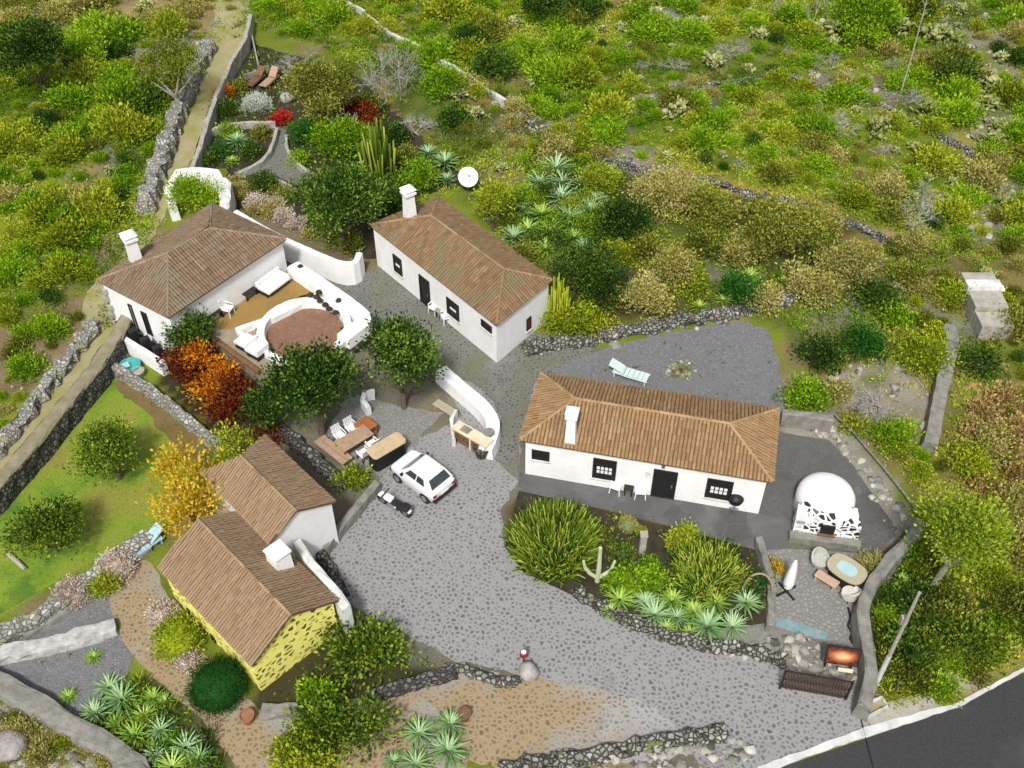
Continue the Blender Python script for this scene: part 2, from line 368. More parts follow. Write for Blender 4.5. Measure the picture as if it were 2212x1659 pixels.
KERB = m_plain('whitewashed_kerb', (.64, .64, .63), (.42, .42, .41), 1.8, .85, .3)
DIRT = m_plain('dirt_track', (.36, .31, .20), (.25, .25, .06), .7, .95, .6, .1, bscale=12)
SOIL = m_plain('dark_soil', (.035, .028, .02), (.06, .055, .03), 1.5, .95, .6, .1)
LAWN_M, n_, l_, b_ = newmat('lawn_grass')
t_ = noise(n_, l_, .35, 5); r_ = ramp(n_, [(.34, (.08, .17, .010)), (.47, (.17, .26, .016)), (.60, (.23, .24, .035)), (.74, (.19, .14, .055))])
l_.new(t_.outputs['Fac'], r_.inputs[0]); t2_ = noise(n_, l_, 9, 6)
c_ = mixc(n_, l_, .8, r_.outputs[0], mixc(n_, l_, t2_.outputs['Fac'], (.5, .55, .5), (1.35, 1.3, 1.2)), 'MULTIPLY')
l_.new(c_, b_.inputs['Base Color']); b_.inputs['Roughness'].default_value = .95; bump(n_, l_, b_, t2_.outputs['Fac'], .6, .08)

# foliage
L_BRIGHT = m_leaf('bright_leaves', (.05, .14, .006), (.19, .36, .008), (.40, .54, .03))
L_YELLOW = m_leaf('yellow_green_leaves', (.10, .145, .008), (.27, .34, .013), (.52, .56, .05))
L_OLIVE = m_leaf('olive_leaves', (.05, .065, .008), (.18, .21, .018), (.42, .43, .08))
L_DARK = m_leaf('dark_leaves', (.010, .03, .006), (.042, .10, .012), (.19, .29, .035))
L_TREE = m_leaf('tree_leaves', (.008, .030, .004), (.042, .105, .010), (.25, .38, .05))
L_MID = m_leaf('mid_green_leaves', (.022, .055, .006), (.105, .19, .012), (.33, .43, .045))
L_DEEP = m_leaf('deep_green_leaves', (.010, .06, .008), (.03, .14, .014), (.08, .24, .03), .15)
L_TAN = m_leaf('tan_leaves', (.19, .18, .04), (.40, .37, .09), (.58, .53, .20))
L_ORANGE = m_leaf('orange_leaves', (.20, .04, .006), (.62, .21, .010), (.82, .40, .03))
L_AUTUMN = m_leaf('yellow_autumn_leaves', (.28, .19, .014), (.58, .39, .018), (.72, .54, .05))
L_RED = m_leaf('dark_red_leaves', (.05, .008, .006), (.16, .026, .010), (.42, .13, .02))
L_SCARLET = m_leaf('scarlet_leaves', (.28, .008, .008), (.50, .022, .018), (.62, .08, .04))
L_PALE = m_leaf('pale_leaves', (.34, .40, .30), (.58, .64, .54), (.78, .82, .74))
L_PINK = m_leaf('pale_pink_flowers', (.42, .34, .27), (.62, .52, .44), (.76, .68, .60))
L_AGAVE = m_leaf('agave_leaves', (.07, .18, .04), (.21, .37, .13), (.44, .58, .35), .1)
L_AGAVE_G = m_leaf('green_agave_leaves', (.09, .20, .02), (.24, .42, .05), (.46, .58, .16), .1)
L_DOME = m_leaf('clipped_leaves', (.006, .032, .006), (.014, .07, .010), (.04, .13, .022), .1)
L_EUPH = m_leaf('spurge_stalks', (.018, .05, .005), (.11, .18, .013), (.40, .45, .06), .05)
L_LIME = m_leaf('lime_leaves', (.10, .16, .008), (.26, .37, .02), (.46, .54, .06))
L_PAD = m_leaf('cactus_pads', (.14, .17, .04), (.28, .31, .10), (.46, .47, .24), .05)
L_TWIG = m_leaf('dry_twigs', (.24, .22, .19), (.42, .40, .36), (.56, .54, .49), 0)
L_TURF = m_leaf('hillside_plants', (.075, .165, .008), (.23, .39, .012), (.50, .54, .06))

# ------------------------------------------------------------ the ground
GREEN = (.155, .195, .022); LIME = (.20, .24, .018); BROWN = (.25, .19, .11); GREY = (.26, .245, .22); TAN = (.30, .24, .11); DARK = (.05, .05, .02); STRAW = (.33, .24, .07)
ZONES = [
 ([(-200, -80), (540, -80), (520, 40), (440, 85), (240, 70), (-200, 60)], TAN), ([(-50, 70), (110, 55), (150, 80), (-50, 110)], (.34, .21, .08)),
 ([(-200, 60), (240, 70), (430, 110), (420, 200), (300, 440), (210, 560), (220, 640), (-200, 760)], LIME),
 ([(240, 80), (450, 60), (440, 130), (330, 260), (250, 200)], GREY),
 ([(-100, 700), (190, 640), (210, 700), (0, 980), (-200, 1000)], BROWN), ([(-20, 860), (60, 850), (40, 940), (-30, 960)], LIME),
 ([(540, -80), (2300, -80), (2300, 400), (1900, 480), (1380, 330), (1080, 210), (900, 110), (560, 60)], GREEN),
 ([(1330, 0), (1520, -50), (1500, 70), (1390, 90)], GREY), ([(1880, -60), (2300, -60), (2300, 600), (2090, 560), (2080, 200)], (.27, .24, .17)),
 ([(1320, 190), (1560, 180), (1530, 260), (1400, 270)], GREY), ([(1740, 150), (1960, 170), (1990, 240), (1830, 250)], (.24, .20, .14)),
 ([(1050, 220), (1150, 225), (1420, 350), (1400, 400), (1290, 370), (1080, 290)], (.29, .24, .17)),
 ([(1400, 365), (1560, 385), (1800, 450), (1960, 500), (1950, 560), (1800, 490), (1500, 420), (1380, 400)], STRAW),
 ([(1800, 470), (1950, 500), (1960, 545), (1860, 530)], (.42, .33, .24)),
 ([(560, 60), (900, 130), (1090, 230), (1320, 360), (1200, 600), (1000, 420), (700, 95)], (.10, .11, .03)),
 ([(1180, 420), (1340, 390), (1800, 480), (1930, 540), (1850, 620), (1640, 660), (1180, 740)], (.09, .08, .03)),
 ([(1660, 680), (1900, 580), (2000, 560), (2000, 1000), (1800, 900)], (.20, .17, .07)), ([(1900, 660), (1960, 650), (1980, 740), (1900, 740)], (.28, .17, .07)),
 ([(1790, 800), (1920, 790), (2010, 880), (2000, 960), (1850, 900)], (.33, .29, .24)),
 ([(2000, 560), (2300, 500), (2300, 1380), (1900, 1500), (1880, 1300), (2000, 1140), (1860, 960), (2000, 950)], (.20, .17, .06)),
 ([(2100, 850), (2300, 820), (2300, 1120), (2160, 1100), (2110, 980)], (.40, .27, .11)),
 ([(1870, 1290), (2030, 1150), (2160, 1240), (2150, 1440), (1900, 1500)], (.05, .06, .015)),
 ([(2010, 1490), (2230, 1390), (2230, 1440), (2040, 1530)], (.24, .21, .06)), ([(2030, 1450), (2120, 1440), (2120, 1480), (2050, 1490)], (.33, .30, .26)),
 ([(-200, 1450), (0, 1465), (150, 1540), (300, 1660), (300, 1900), (-200, 1900)], (.26, .26, .15)),
 ([(600, 530), (830, 570), (1180, 720), (1720, 880), (1990, 1150), (1890, 1300), (1890, 1560), (1500, 1700), (1000, 1500), (690, 1300), (560, 900), (440, 740)], (.16, .15, .11)),
 ([(1090, 350), (1290, 370), (1320, 430), (1200, 600), (1080, 500)], (.05, .07, .02)), ([(400, 1360), (560, 1540), (900, 1470), (900, 1700), (480, 1700), (300, 1500)], (.14, .12, .05)), ([(170, 1460), (330, 1470), (500, 1640), (480, 1720), (300, 1680)], (.06, .07, .02)),  # thicket ground kept dark: shade between its plants is in the colour
 ([(500, 440), (650, 460), (830, 560), (800, 610), (620, 540), (490, 470)], (.17, .14, .09)), ([(180, 540), (300, 430), (370, 450), (300, 570), (270, 650), (200, 650)], (.24, .20, .10)),
 ([(-100, 1000), (220, 700), (260, 800), (360, 900), (480, 990), (420, 1090), (330, 1150), (0, 1330), (-200, 1400)], (.22, .27, .03)),
 ([(230, 780), (470, 940), (480, 1000), (440, 960), (350, 920), (250, 850)], (.22, .20, .05)),
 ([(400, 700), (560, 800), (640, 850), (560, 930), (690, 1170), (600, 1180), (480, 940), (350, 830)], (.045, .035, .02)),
 ([(1120, 1060), (1640, 1160), (1650, 1350), (1480, 1370), (1250, 1290), (1090, 1200)], (.10, .075, .03)), ([(1385, 1185), (1440, 1180), (1450, 1235), (1390, 1240)], (.36, .19, .04)),
 ([(1240, 1260), (1660, 1350), (1870, 1400), (1880, 1520), (1690, 1450), (1280, 1320)], (.24, .235, .21)), ([(1690, 890), (1800, 900), (1990, 1130), (1930, 1180), (1830, 1000), (1700, 950)], (.26, .25, .2)), ([(900, 870), (1080, 850), (1060, 960), (880, 950)], (.2, .19, .13)),
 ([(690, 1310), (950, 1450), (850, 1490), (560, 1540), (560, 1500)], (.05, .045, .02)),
]
def axis(lo, hi, step, far):
    a = list(np.arange(lo, hi + step, step)); s = step
    while a[-1] < far: s *= 1.35; a.append(a[-1] + s)
    s = step
    while a[0] > -far: s *= 1.35; a.insert(0, a[0] - s)
    return np.array(a)
gx = axis(-62, 62, .5, 400); gy = axis(-26, 66, .5, 400)
XX, YY = np.meshgrid(gx, gy); XX = XX.ravel(); YY = YY.ravel()
ZZ = np.where((np.abs(XX) < 75) & (YY < 80) & (YY > -30), hill(XX, YY), 0)
seen = (YY > -36)
PX, PY = TOPX(XX, np.maximum(YY, -34))
wob = lambda k: (fbm(XX * .5 + k, YY * .5) - .5)
n1 = fbm(XX * .22, YY * .22); n2 = fbm(XX * .8 + 40, YY * .8)
gc = np.empty((len(XX), 3)); gc[:] = GREEN
k = np.clip((n1 - .56) * 6, 0, 1)[:, None]; gc = gc * (1 - k) + np.array(BROWN) * k
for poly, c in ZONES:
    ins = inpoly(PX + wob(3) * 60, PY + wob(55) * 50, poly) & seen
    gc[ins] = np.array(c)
wild = ~inpoly(PX, PY, COMPOUND)
for c, off, th in ((LIME, 5, .56), (BROWN, 60, .60), (GREY, 90, .66), (STRAW, 120, .66), ((.10, .14, .02), 150, .58)):
    f = fbm(XX * .33 + off, YY * .33 + off * .7); k = (np.clip((f - th) * 9, 0, 1) * .75 * wild)[:, None]; gc = gc * (1 - k) + np.array(c) * k
gc *= (.55 + .75 * n2)[:, None]; gc[wild] *= .85  # wild ground darkened, so gaps between plants carry painted shade
nx, ny = len(gx), len(gy)
ii = np.arange(nx * ny).reshape(ny, nx)
quads = np.stack([ii[:-1, :-1], ii[:-1, 1:], ii[1:, 1:], ii[1:, :-1]], -1).reshape(-1, 4)
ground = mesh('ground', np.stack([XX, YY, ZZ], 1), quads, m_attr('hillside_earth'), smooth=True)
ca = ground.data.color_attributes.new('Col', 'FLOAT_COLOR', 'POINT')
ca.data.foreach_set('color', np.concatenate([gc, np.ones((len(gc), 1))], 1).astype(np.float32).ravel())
tag(ground, kind='structure')

def smooth_poly(pts, closed=True, it=2):
    for _ in range(it):
        q = []; n = len(pts)
        for i in range(n if closed else n - 1):
            a = Vector(pts[i]); b = Vector(pts[(i + 1) % n]); q += [a.lerp(b, .25), a.lerp(b, .75)]
        if not closed: q = [Vector(pts[0])] + q + [Vector(pts[-1])]
        pts = q
    return pts
def sheet(name, poly, mat, z, rounded=0, thick=.25, kind='structure', jag=0.):
    pts = [G(*p, z)[:2] for p in poly]
    if rounded: pts = [(p.x, p.y) for p in smooth_poly([Vector((a, b)) for a, b in pts], True, rounded)]
    if jag:
        q = []; rr = random.Random(len(pts)); n = len(pts)
        for i in range(n):
            a, b = Vector(pts[i]), Vector(pts[(i + 1) % n]); m = max(1, int((b - a).length / .35))
            for k in range(m): c = a.lerp(b, k / m); q.append((c.x + rr.uniform(-jag, jag), c.y + rr.uniform(-jag, jag)))
        pts = q
    o = MB().prism([tuple(p) for p in pts], z - thick, z, bottom=False).build(name, mat)
    return tag(o, kind=kind)
sheet('driveway', [(945, 800), (1060, 690), (1180, 730), (1170, 810), (1125, 960), (1115, 1040), (1085, 1100), (1085, 1180), (1140, 1240), (1280, 1300), (1500, 1380), (1690, 1440), (1870, 1500), (1885, 1560),
                   (1860, 1580), (1640, 1662), (1560, 1720), (1480, 1600), (1250, 1600), (1150, 1460), (990, 1430), (745, 1300), (700, 1185), (815, 1045), (860, 960), (940, 930), (1000, 900)], COBBLE, .012, jag=.10)
sheet('lane', [(600, 540), (780, 600), (815, 575), (830, 590), (1075, 775), (1150, 720), (1260, 715), (1280, 760), (1160, 815), (1125, 950), (1120, 1040), (1060, 980), (1085, 900), (1040, 840), (945, 790), (800, 690), (790, 690)], COBBLE_LANE, .020, jag=.10)
sheet('cobbled_forecourt', [(880, 1485), (960, 1470), (1000, 1452), (1100, 1462), (1200, 1470), (1300, 1490), (1420, 1530), (1480, 1580), (1490, 1640), (1300, 1650), (1000, 1662), (990, 1560)], COBBLE_FADE, .020, 1, jag=.10)
sheet('cobbled_path', [(300, 1200), (345, 1240), (400, 1380), (480, 1440), (560, 1545), (640, 1545), (880, 1480), (1010, 1460), (1010, 1640), (1000, 1700), (520, 1700), (480, 1600), (400, 1520), (330, 1460), (270, 1400), (240, 1320), (240, 1260)], COBBLE_TAN, .016, 1, jag=.10)
sheet('lawn', [(0, 1055), (130, 930), (235, 790), (260, 800), (480, 965), (440, 1050), (330, 1140), (0, 1325), (-60, 1350), (-60, 1110)], LAWN_M, .016)
EARTH = m_plain('worn_lawn_earth', (.19, .13, .06), (.13, .105, .035), 1.1, .95, .5, .1, bscale=9)
sheet('worn_lawn', [(262, 812), (350, 872), (440, 945), (470, 985), (430, 1010), (370, 960), (330, 900), (280, 870), (245, 835)], EARTH, .022, 1, jag=.16)
sheet('gravel_terrace', [(1200, 790), (1290, 755), (1500, 705), (1650, 690), (1680, 770), (1700, 870), (1690, 930), (1640, 900), (1180, 840)], GRAVEL, .016, 1, jag=.10)
sheet('gravel_plot', [(60, 1370), (170, 1285), (245, 1280), (250, 1345), (150, 1370), (0, 1405), (-60, 1430)], GRAVEL, .014, jag=.10)
sheet('cinder_plot', [(-60, 1435), (150, 1375), (262, 1362), (290, 1420), (260, 1480), (170, 1545), (0, 1455), (-60, 1440)], GRAVEL, .014, jag=.10)
sheet('house_terrace', [(1122, 1020), (1650, 1112), (1712, 1120), (1700, 1185), (1640, 1190), (1500, 1150), (1330, 1105), (1120, 1060)], SLAB, .024)
sheet('oven_terrace', [(1675, 930), (1720, 940), (1790, 950), (1840, 1000), (1900, 1090), (1945, 1150), (1890, 1190), (1840, 1195), (1700, 1150), (1640, 1120)], SCREED, .020)
sheet('garden_patio', [(1640, 1180), (1700, 1185), (1850, 1195), (1880, 1230), (1870, 1300), (1875, 1420), (1780, 1385), (1665, 1352)], PATIO_PAVE, .018)
sheet('roadside_apron', [(1865, 1530), (2000, 1495), (2035, 1530), (1890, 1585)], CONCRETE_PALE, .018)
sheet('road', [(1655, 1668), (1880, 1592), (2065, 1527), (2215, 1452), (2500, 1300), (2800, 1500), (2700, 1900), (1600, 1900), (1560, 1700)], ASPHALT, .020)
sheet('garden_path', [(590, 275), (620, 272), (615, 310), (640, 350), (700, 385), (690, 420), (620, 390), (560, 375), (510, 380), (505, 372), (560, 350), (590, 310)], COBBLE_LANE, .016)
sheet('garden_bed', [(545, 95), (600, 110), (720, 140), (900, 230), (1010, 400), (880, 430), (830, 560), (780, 560), (640, 480), (500, 455), (490, 365), (415, 365), (430, 290), (500, 140)], SOIL, .008, jag=.10)
sheet('planting_bed', [(1090, 1180), (1120, 1060), (1330, 1108), (1640, 1190), (1655, 1345), (1480, 1372), (1250, 1292), (1130, 1235)], SOIL, .026)
sheet('dirt_track', [(470, -60), (560, -60), (545, 60), (500, 130), (455, 220), (430, 310), (400, 372), (350, 480), (300, 560), (285, 540), (330, 450), (380, 330), (420, 220), (460, 100)], DIRT, .03, 1, jag=.10)
sheet('footpath', [(190, 600), (270, 600), (250, 735), (0, 1040), (-80, 1120), (-80, 1040), (0, 950), (170, 740)], DIRT, .014, jag=.10)
sheet('service_yard', [(720, 905), (760, 850), (880, 880), (960, 890), (900, 950), (820, 1030), (700, 970)], PATIO_PAVE, .026, jag=.10)

# road edge: one pale kerb strip that narrows towards the right
ke = [((1590, 1700), (1640, 1690)), ((1640, 1655), (1690, 1655)), ((1750, 1615), (1790, 1618)), ((1870, 1570), (1905, 1582)), ((2000, 1534), (2015, 1545)), ((2065, 1519), (2072, 1527)), ((2215, 1440), (2219, 1447)), ((2420, 1330), (2424, 1336))]
kp = [tuple(G(*a, .05)[:2]) for a, b in ke] + [tuple(G(*b, .05)[:2]) for a, b in ke[::-1]]
kq = []
for i in range(len(kp)):
    a, b = Vector(kp[i]), Vector(kp[(i + 1) % len(kp)]); m = max(1, int((b - a).length / .3))
    kq += [tuple(a.lerp(b, k / m) + Vector((random.uniform(-.03, .03), random.uniform(-.03, .03)))) for k in range(m)]
tag(MB().prism(kq, -.2, .05, bottom=False).build('road_kerb', KERB), kind='structure')

# ------------------------------------------------------------ walls
def resample(pts, step):
    out = [pts[0]]
    for a, b in zip(pts[:-1], pts[1:]):
        n = max(1, int((b - a).length / step))
        out += [a.lerp(b, (i + 1) / n) for i in range(n)]
    return out
def wall_geo(pts, width, h, z0=-.15, jit=0., step=.35, closed=False, taper=.82):
    """pts: plan points (Vector, z ignored); h number or list"""
    rnd = random.Random(int(abs(pts[0].x * 131 + pts[0].y * 71)) + len(pts))
    mb = MB(); n = len(pts); rings = []
    for i, p in enumerate(pts):
        a = pts[i - 1] if (i or closed) else p; b = pts[(i + 1) % n] if (i < n - 1 or closed) else p
        d = Vector((b.x - a.x, b.y - a.y, 0)).normalized(); s = Vector((-d.y, d.x, 0))
        hh = h[min(i, len(h) - 1)] if hasattr(h, '__len__') else h
        gz = H(p.x, p.y)
        wd = width[min(i, len(width) - 1)] if hasattr(width, '__len__') else width
        j = lambda k=1.: rnd.uniform(-jit, jit) * k
        sec = [(-.5, z0), (-.5 * (1 + taper) / 2, (z0 + hh) / 2), (-.5 * taper, hh - .04), (-.25, hh), (.25, hh), (.5 * taper, hh - .04), (.5 * (1 + taper) / 2, (z0 + hh) / 2), (.5, z0)]
        rings.append([Vector((p.x, p.y, 0)) + s * (q * wd + j()) + d * j() + Vector((0, 0, gz + z + (j() if z > z0 else 0))) for q, z in sec])
    m = 8; vs = [v for r in rings for v in r]; fs = []
    for i in range(n if closed else n - 1):
        for k in range(m - 1):
            a = i * m + k; b = ((i + 1) % n) * m + k
            fs.append((a, a + 1, b + 1, b))
    if not closed: fs += [tuple(range(m)), tuple(range((n - 1) * m + m - 1, (n - 1) * m - 1, -1))]
    return mb.add(vs, fs)
def wall(name, label, px, width, h, mat, jit=0., step=.35, round_=0, cat='wall', top=True, z0=-.15, closed=False, group=None, taper=.82, base=0.):
    hz = h if top else 0
    pts = []
    for p in px:
        g = G(*p, hz + base)
        for _ in range(3): g = G(*p, hz + base + H(g[0], g[1]))
        pts.append(Vector((g[0], g[1], 0)))
    if round_: pts = smooth_poly(pts, closed, round_)
    if not closed: pts = resample(pts, step)
    o = wall_geo(pts, width, h + base, z0, jit, step, closed, taper).build(name, mat, smooth=False)
    return tag(o, label, cat, group)
wall('dry_stone_wall', 'long dry stone wall on the left beside the grassy track', [(445, 85), (432, 115), (398, 190), (368, 260), (345, 330), (325, 380), (305, 440)], [1.0, 1.3, .8, 1.15, .9] * 30, .85, RUBBLE_WALL, .2, .3)
wall('concrete_retaining_wall', 'pale concrete retaining wall between the track and the upper garden', [(541, 30), (530, 80), (500, 130), (466, 205), (447, 262), (430, 320), (412, 368)], .36, 1.1, CONCRETE_PALE, .03, .5)
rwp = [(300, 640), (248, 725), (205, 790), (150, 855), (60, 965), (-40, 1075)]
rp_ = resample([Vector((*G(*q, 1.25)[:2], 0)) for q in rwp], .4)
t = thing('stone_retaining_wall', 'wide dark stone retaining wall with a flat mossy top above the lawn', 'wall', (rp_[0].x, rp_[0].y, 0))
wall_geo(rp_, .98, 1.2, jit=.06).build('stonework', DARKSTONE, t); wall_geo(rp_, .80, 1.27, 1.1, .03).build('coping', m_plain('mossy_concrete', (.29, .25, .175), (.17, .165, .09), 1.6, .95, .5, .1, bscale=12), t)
wall('dry_stone_wall', 'broken dry stone wall at the left edge beside the footpath', [(205, 690), (150, 762), (95, 830), (40, 905), (-30, 985)], [.8, .5, .95, .6] * 30, .5, RUBBLE_WALL, .2, .3)
wall('white_curved_wall', 'thick white curved wall ending near the long orange roofed house', [(952, 795), (990, 828), (1030, 862), (1058, 890), (1066, 915), (1060, 945), (1048, 968)], .82, .75, PLASTER, .012, .25, 1)
wall('white_garden_wall', 'white garden wall running from the patio house towards the narrow house', [(508, 455), (575, 495), (630, 522), (690, 548), (738, 568), (768, 566), (776, 545)], .42, 1.5, PLASTER, .012, .3, 1)
wall('dark_stone_kerb', 'low grey stone wall bordering the cobbled drive above the tan roofs', [(815, 1040), (790, 1068), (745, 1122), (698, 1180)], .42, .55, CONCRETE, .03, .35)
wall('dark_stone_kerb', 'low dark stone wall between the drive and the white parapet', [(690, 1188), (715, 1225), (742, 1282)], .5, .35, DARKSTONE, .05, .3)
wall('lawn_wall', 'low pale stone wall edging the lawn above the gravel plot', [(322, 1148), (255, 1195), (185, 1250), (120, 1300), (60, 1338), (-50, 1375)], .85, .6, RUBBLE_WALL, .10, .3)
wall('concrete_step', 'grey concrete ledge below the lawn wall', [(318, 1175), (250, 1222), (175, 1280), (100, 1335), (45, 1365)], .7, .3, CONCRETE, .02, .4)
wall('whitewashed_wall', 'flat whitewashed stone wall dividing the gravel plots', [(248, 1345), (180, 1368), (100, 1388), (30, 1402), (-60, 1425)], .85, .4, m_plain('worn_whitewash', (.50, .50, .48), (.27, .27, .25), 2.6, .95, .8, .1, bscale=9), .06, .35)
wall('concrete_retaining_wall', 'broad grey concrete wall below the cinder plot, lower left', [(-60, 1440), (0, 1475), (80, 1520), (160, 1568), (230, 1605), (290, 1650), (330, 1720)], 1.0, .55, CONCRETE, .05, .4)
wall('garden_border_wall', 'narrow grey stone wall under the big green bush by the drive', [(790, 1500), (850, 1482), (920, 1462), (985, 1445)], .45, .5, DARKSTONE, .06, .25)
wall('garden_border_wall', 'short grey stone wall at the foot of the yellow gable', [(565, 1532), (600, 1530), (640, 1527)], .6, .35, CONCRETE, .05, .25)
wall('curved_boundary_wall', 'tall grey curved boundary wall on the right below the bright tree', [(1985, 1122), (1970, 1162), (1912, 1218), (1873, 1280), (1862, 1330), (1876, 1390), (1884, 1440), (1878, 1490), (1866, 1525)], .62, 1.0, CONCRETE, .04, .35, 1)
wall('concrete_wall', 'short grey concrete wall behind the right end of the long house', [(1690, 888), (1740, 893), (1800, 902)], .5, .9, CONCRETE, .03, .35)
wall('water_channel', 'long grey concrete water channel running up to the white tank', [(2012, 955), (2022, 905), (2033, 850), (2046, 790), (2060, 735), (2052, 700)], .78, .8, CONCRETE, .03, .5)
wall('irrigation_channel', 'thin pale concrete irrigation channel crossing the upper hillside', [(735, -10), (800, 35), (900, 95), (1000, 155), (1092, 214)], [.26] * 90, .5, KERB, .02, .6)
tag(MB().tube([GH(*q) + np.array([0, 0, .25]) for q in ((1800, 902), (1840, 940), (1900, 1010), (1960, 1085), (1982, 1118))], .05, 6).build('pipe', CONCRETE), 'thin grey pipe along the top of the rubble bank', 'pipe')
wall('path_edging', 'curved pale stone edging left of the garden path', [(598, 275), (592, 300), (580, 330), (560, 350), (515, 372)], .28, .45, CONCRETE_PALE, .02, .3, 1, 'edging', base=.0)
wall('path_edging', 'curved pale stone edging right of the garden path', [(618, 290), (618, 318), (635, 345), (665, 368)], .25, .4, CONCRETE_PALE, .02, .3, 1, 'edging')
wall('path_edging', 'pale stone edging between the white flower bed and the agaves', [(438, 290), (470, 272), (510, 264), (555, 262), (595, 262)], .25, .5, CONCRETE_PALE, .02, .3, 1, 'edging')
wall('path_edging', 'short stone edging below the garden path by the round dark shrub', [(560, 372), (600, 385), (640, 408)], .2, .3, CONCRETE_PALE, .02, .3, 1, 'edging')
wall('path_edging', 'thin grey edging behind the two brown sun loungers', [(525, 160), (555, 152), (580, 140)], .18, .4, CONCRETE, .02, .3, 0, 'edging')
wall('drain_pipe', 'long pale pipe leaning down beside the brown sun loungers', [(535, 35), (545, 80), (556, 130)], .14, .5, CONCRETE_PALE, 0, .5, 0, 'pipe')
wall('planting_wall', 'low grey wall between the planting bed and the dining patio', [(1640, 1160), (1668, 1250), (1666, 1350)], .4, .5, CONCRETE, .03, .3)
wall('planter_wall', 'white plastered hexagonal planter wall behind the patio house', [(372, 440), (362, 408), (384, 368), (430, 364), (466, 368), (478, 396), (482, 440)], .55, 1.25, PLASTER, .02, .3)
wall('planter_buttress', 'bulging white plaster buttress beside the hexagonal planter', [(476, 385), (488, 395), (486, 430), (482, 452)], .75, 1.5, PLASTER_OLD, .04, .3)
wall('lava_rock_wall', 'rough rubble wall holding the bank above the grey gravel terrace', [(1135, 752), (1190, 735), (1260, 728), (1340, 712), (1450, 690), (1560, 672), (1640, 655), (1720, 632), (1790, 610), (1850, 590), (1900, 560)], [.5, .9, .7, 1.0, .6, .8] * 40, .42, DRYSTONE, .26, .3)
wall('rubble_wall', 'low rubble wall under the agaves along the drive', [(1240, 1268), (1290, 1300), (1370, 1345), (1450, 1372), (1560, 1392), (1660, 1410), (1700, 1430)], .6, .3, DRYSTONE, .16, .25)
wall('rubble_wall', 'low rubble wall along the bottom edge below the cobbled forecourt', [(1080, 1662), (1200, 1640), (1350, 1615), (1480, 1590), (1570, 1575)], .7, .28, DRYSTONE, .16, .3)
wall('stone_edging', 'rough stone edging between drive and forecourt below the big bush', [(960, 1440), (1000, 1440), (1040, 1455), (1090, 1470), (1125, 1465)], .4, .28, DRYSTONE, .10, .25)
wall('earth_bank_wall', 'dark lava stone wall behind the outdoor dining tables', [(585, 905), (640, 950), (690, 995), (745, 1045)], .6, .5, DARKSTONE, .1, .3)
wall('pale_stone_wall', 'thin pale stone wall between the lawn and the red bush', [(240, 785), (300, 822), (360, 865), (420, 915), (470, 955)], .5, .6, RUBBLE_WALL, .07, .3)

wall('terrace_wall', 'low crumbling terrace wall below the bright grass of the upper hillside', [(1110, 240), (1180, 285), (1250, 318), (1330, 350), (1400, 368), (1540, 390), (1700, 432), (1850, 485), (1950, 525)], [.35, .7, .5, .3, .6] * 40, .22, DRYSTONE, .2, .4)
wall('terrace_wall', 'low crumbling terrace wall in the middle of the upper hillside', [(1420, 195), (1560, 178), (1700, 155), (1850, 205), (2000, 275), (2120, 335)], [.35, .6, .3, .7] * 60, .18, DRYSTONE, .2, .5)

# ------------------------------------------------------------ buildings
def inset(q, d):
    n = len(q); out = []
    for i in range(n):
        p, a, b = Vector(q[i][:2]), Vector(q[i - 1][:2]), Vector(q[(i + 1) % n][:2])
        u = (p - a).normalized(); v = (b - p).normalized()
        n1 = Vector((-u.y, u.x)); n2 = Vector((-v.y, v.x)); m = (n1 + n2); m = m / max(.2, m.dot(n1))
        out.append(p + m * d)
    return out
def ccw(q):
    a = sum(q[i][0] * q[(i + 1) % len(q)][1] - q[(i + 1) % len(q)][0] * q[i][1] for i in range(len(q)))
    return q if a > 0 else q[::-1]
def roof_tiles(planes, wcol=.21, row=.40, amp=.065, seed=1, sag=0.0):
    rnd = random.Random(seed); mb = MB()
    for pl in planes:  # first edge = eave
        p = [Vector(q) for q in pl]; u = (p[1] - p[0]).normalized()
        nrm = u.cross(p[-1] - p[0]).normalized()
        if nrm.z < 0: nrm = -nrm
        v = nrm.cross(u); 
        if (p[-1] - p[0]).dot(v) < 0: v = -v
        P2 = [((q - p[0]).dot(u), (q - p[0]).dot(v)) for q in p]
        u0, u1 = min(a for a, b in P2), max(a for a, b in P2); nc = max(1, int((u1 - u0) / wcol))
        wc = (u1 - u0) / nc
        for k in range(nc):
            uc = u0 + (k + .5) * wc; ys = []
            for i in range(len(P2)):
                (a, b), (c, d) = P2[i], P2[(i + 1) % len(P2)]
                if (a - uc) * (c - uc) < 0: ys.append(b + (d - b) * (uc - a) / (c - a))
            if len(ys) < 2: continue
            v0, v1 = min(ys), max(ys); y = v0 - .05; ct = rnd.gauss(0, .06)
            while y < v1 - .08:
                ye = min(y + row * 1.08, v1); du = rnd.uniform(-.012, .012); t = min(1, max(0, rnd.gauss(.5 + ct * .7, .11)))
                lift = rnd.uniform(.010, .034); vs = []
                for yy, lf, rs in ((y, lift, 1.), (ye, 0, .86)):
                    for a in range(5):
                        an = math.pi * a / 4
                        vs.append(p[0] + u * (uc + du - math.cos(an) * wc * .44 * rs) + v * yy + nrm * (lf + .012 + math.sin(an) * amp * rs))
                mb.add(vs, [(a, a + 1, a + 6, a + 5) for a in range(4)] + [(4, 3, 2, 1, 0)], t)
                y += row
    return mb
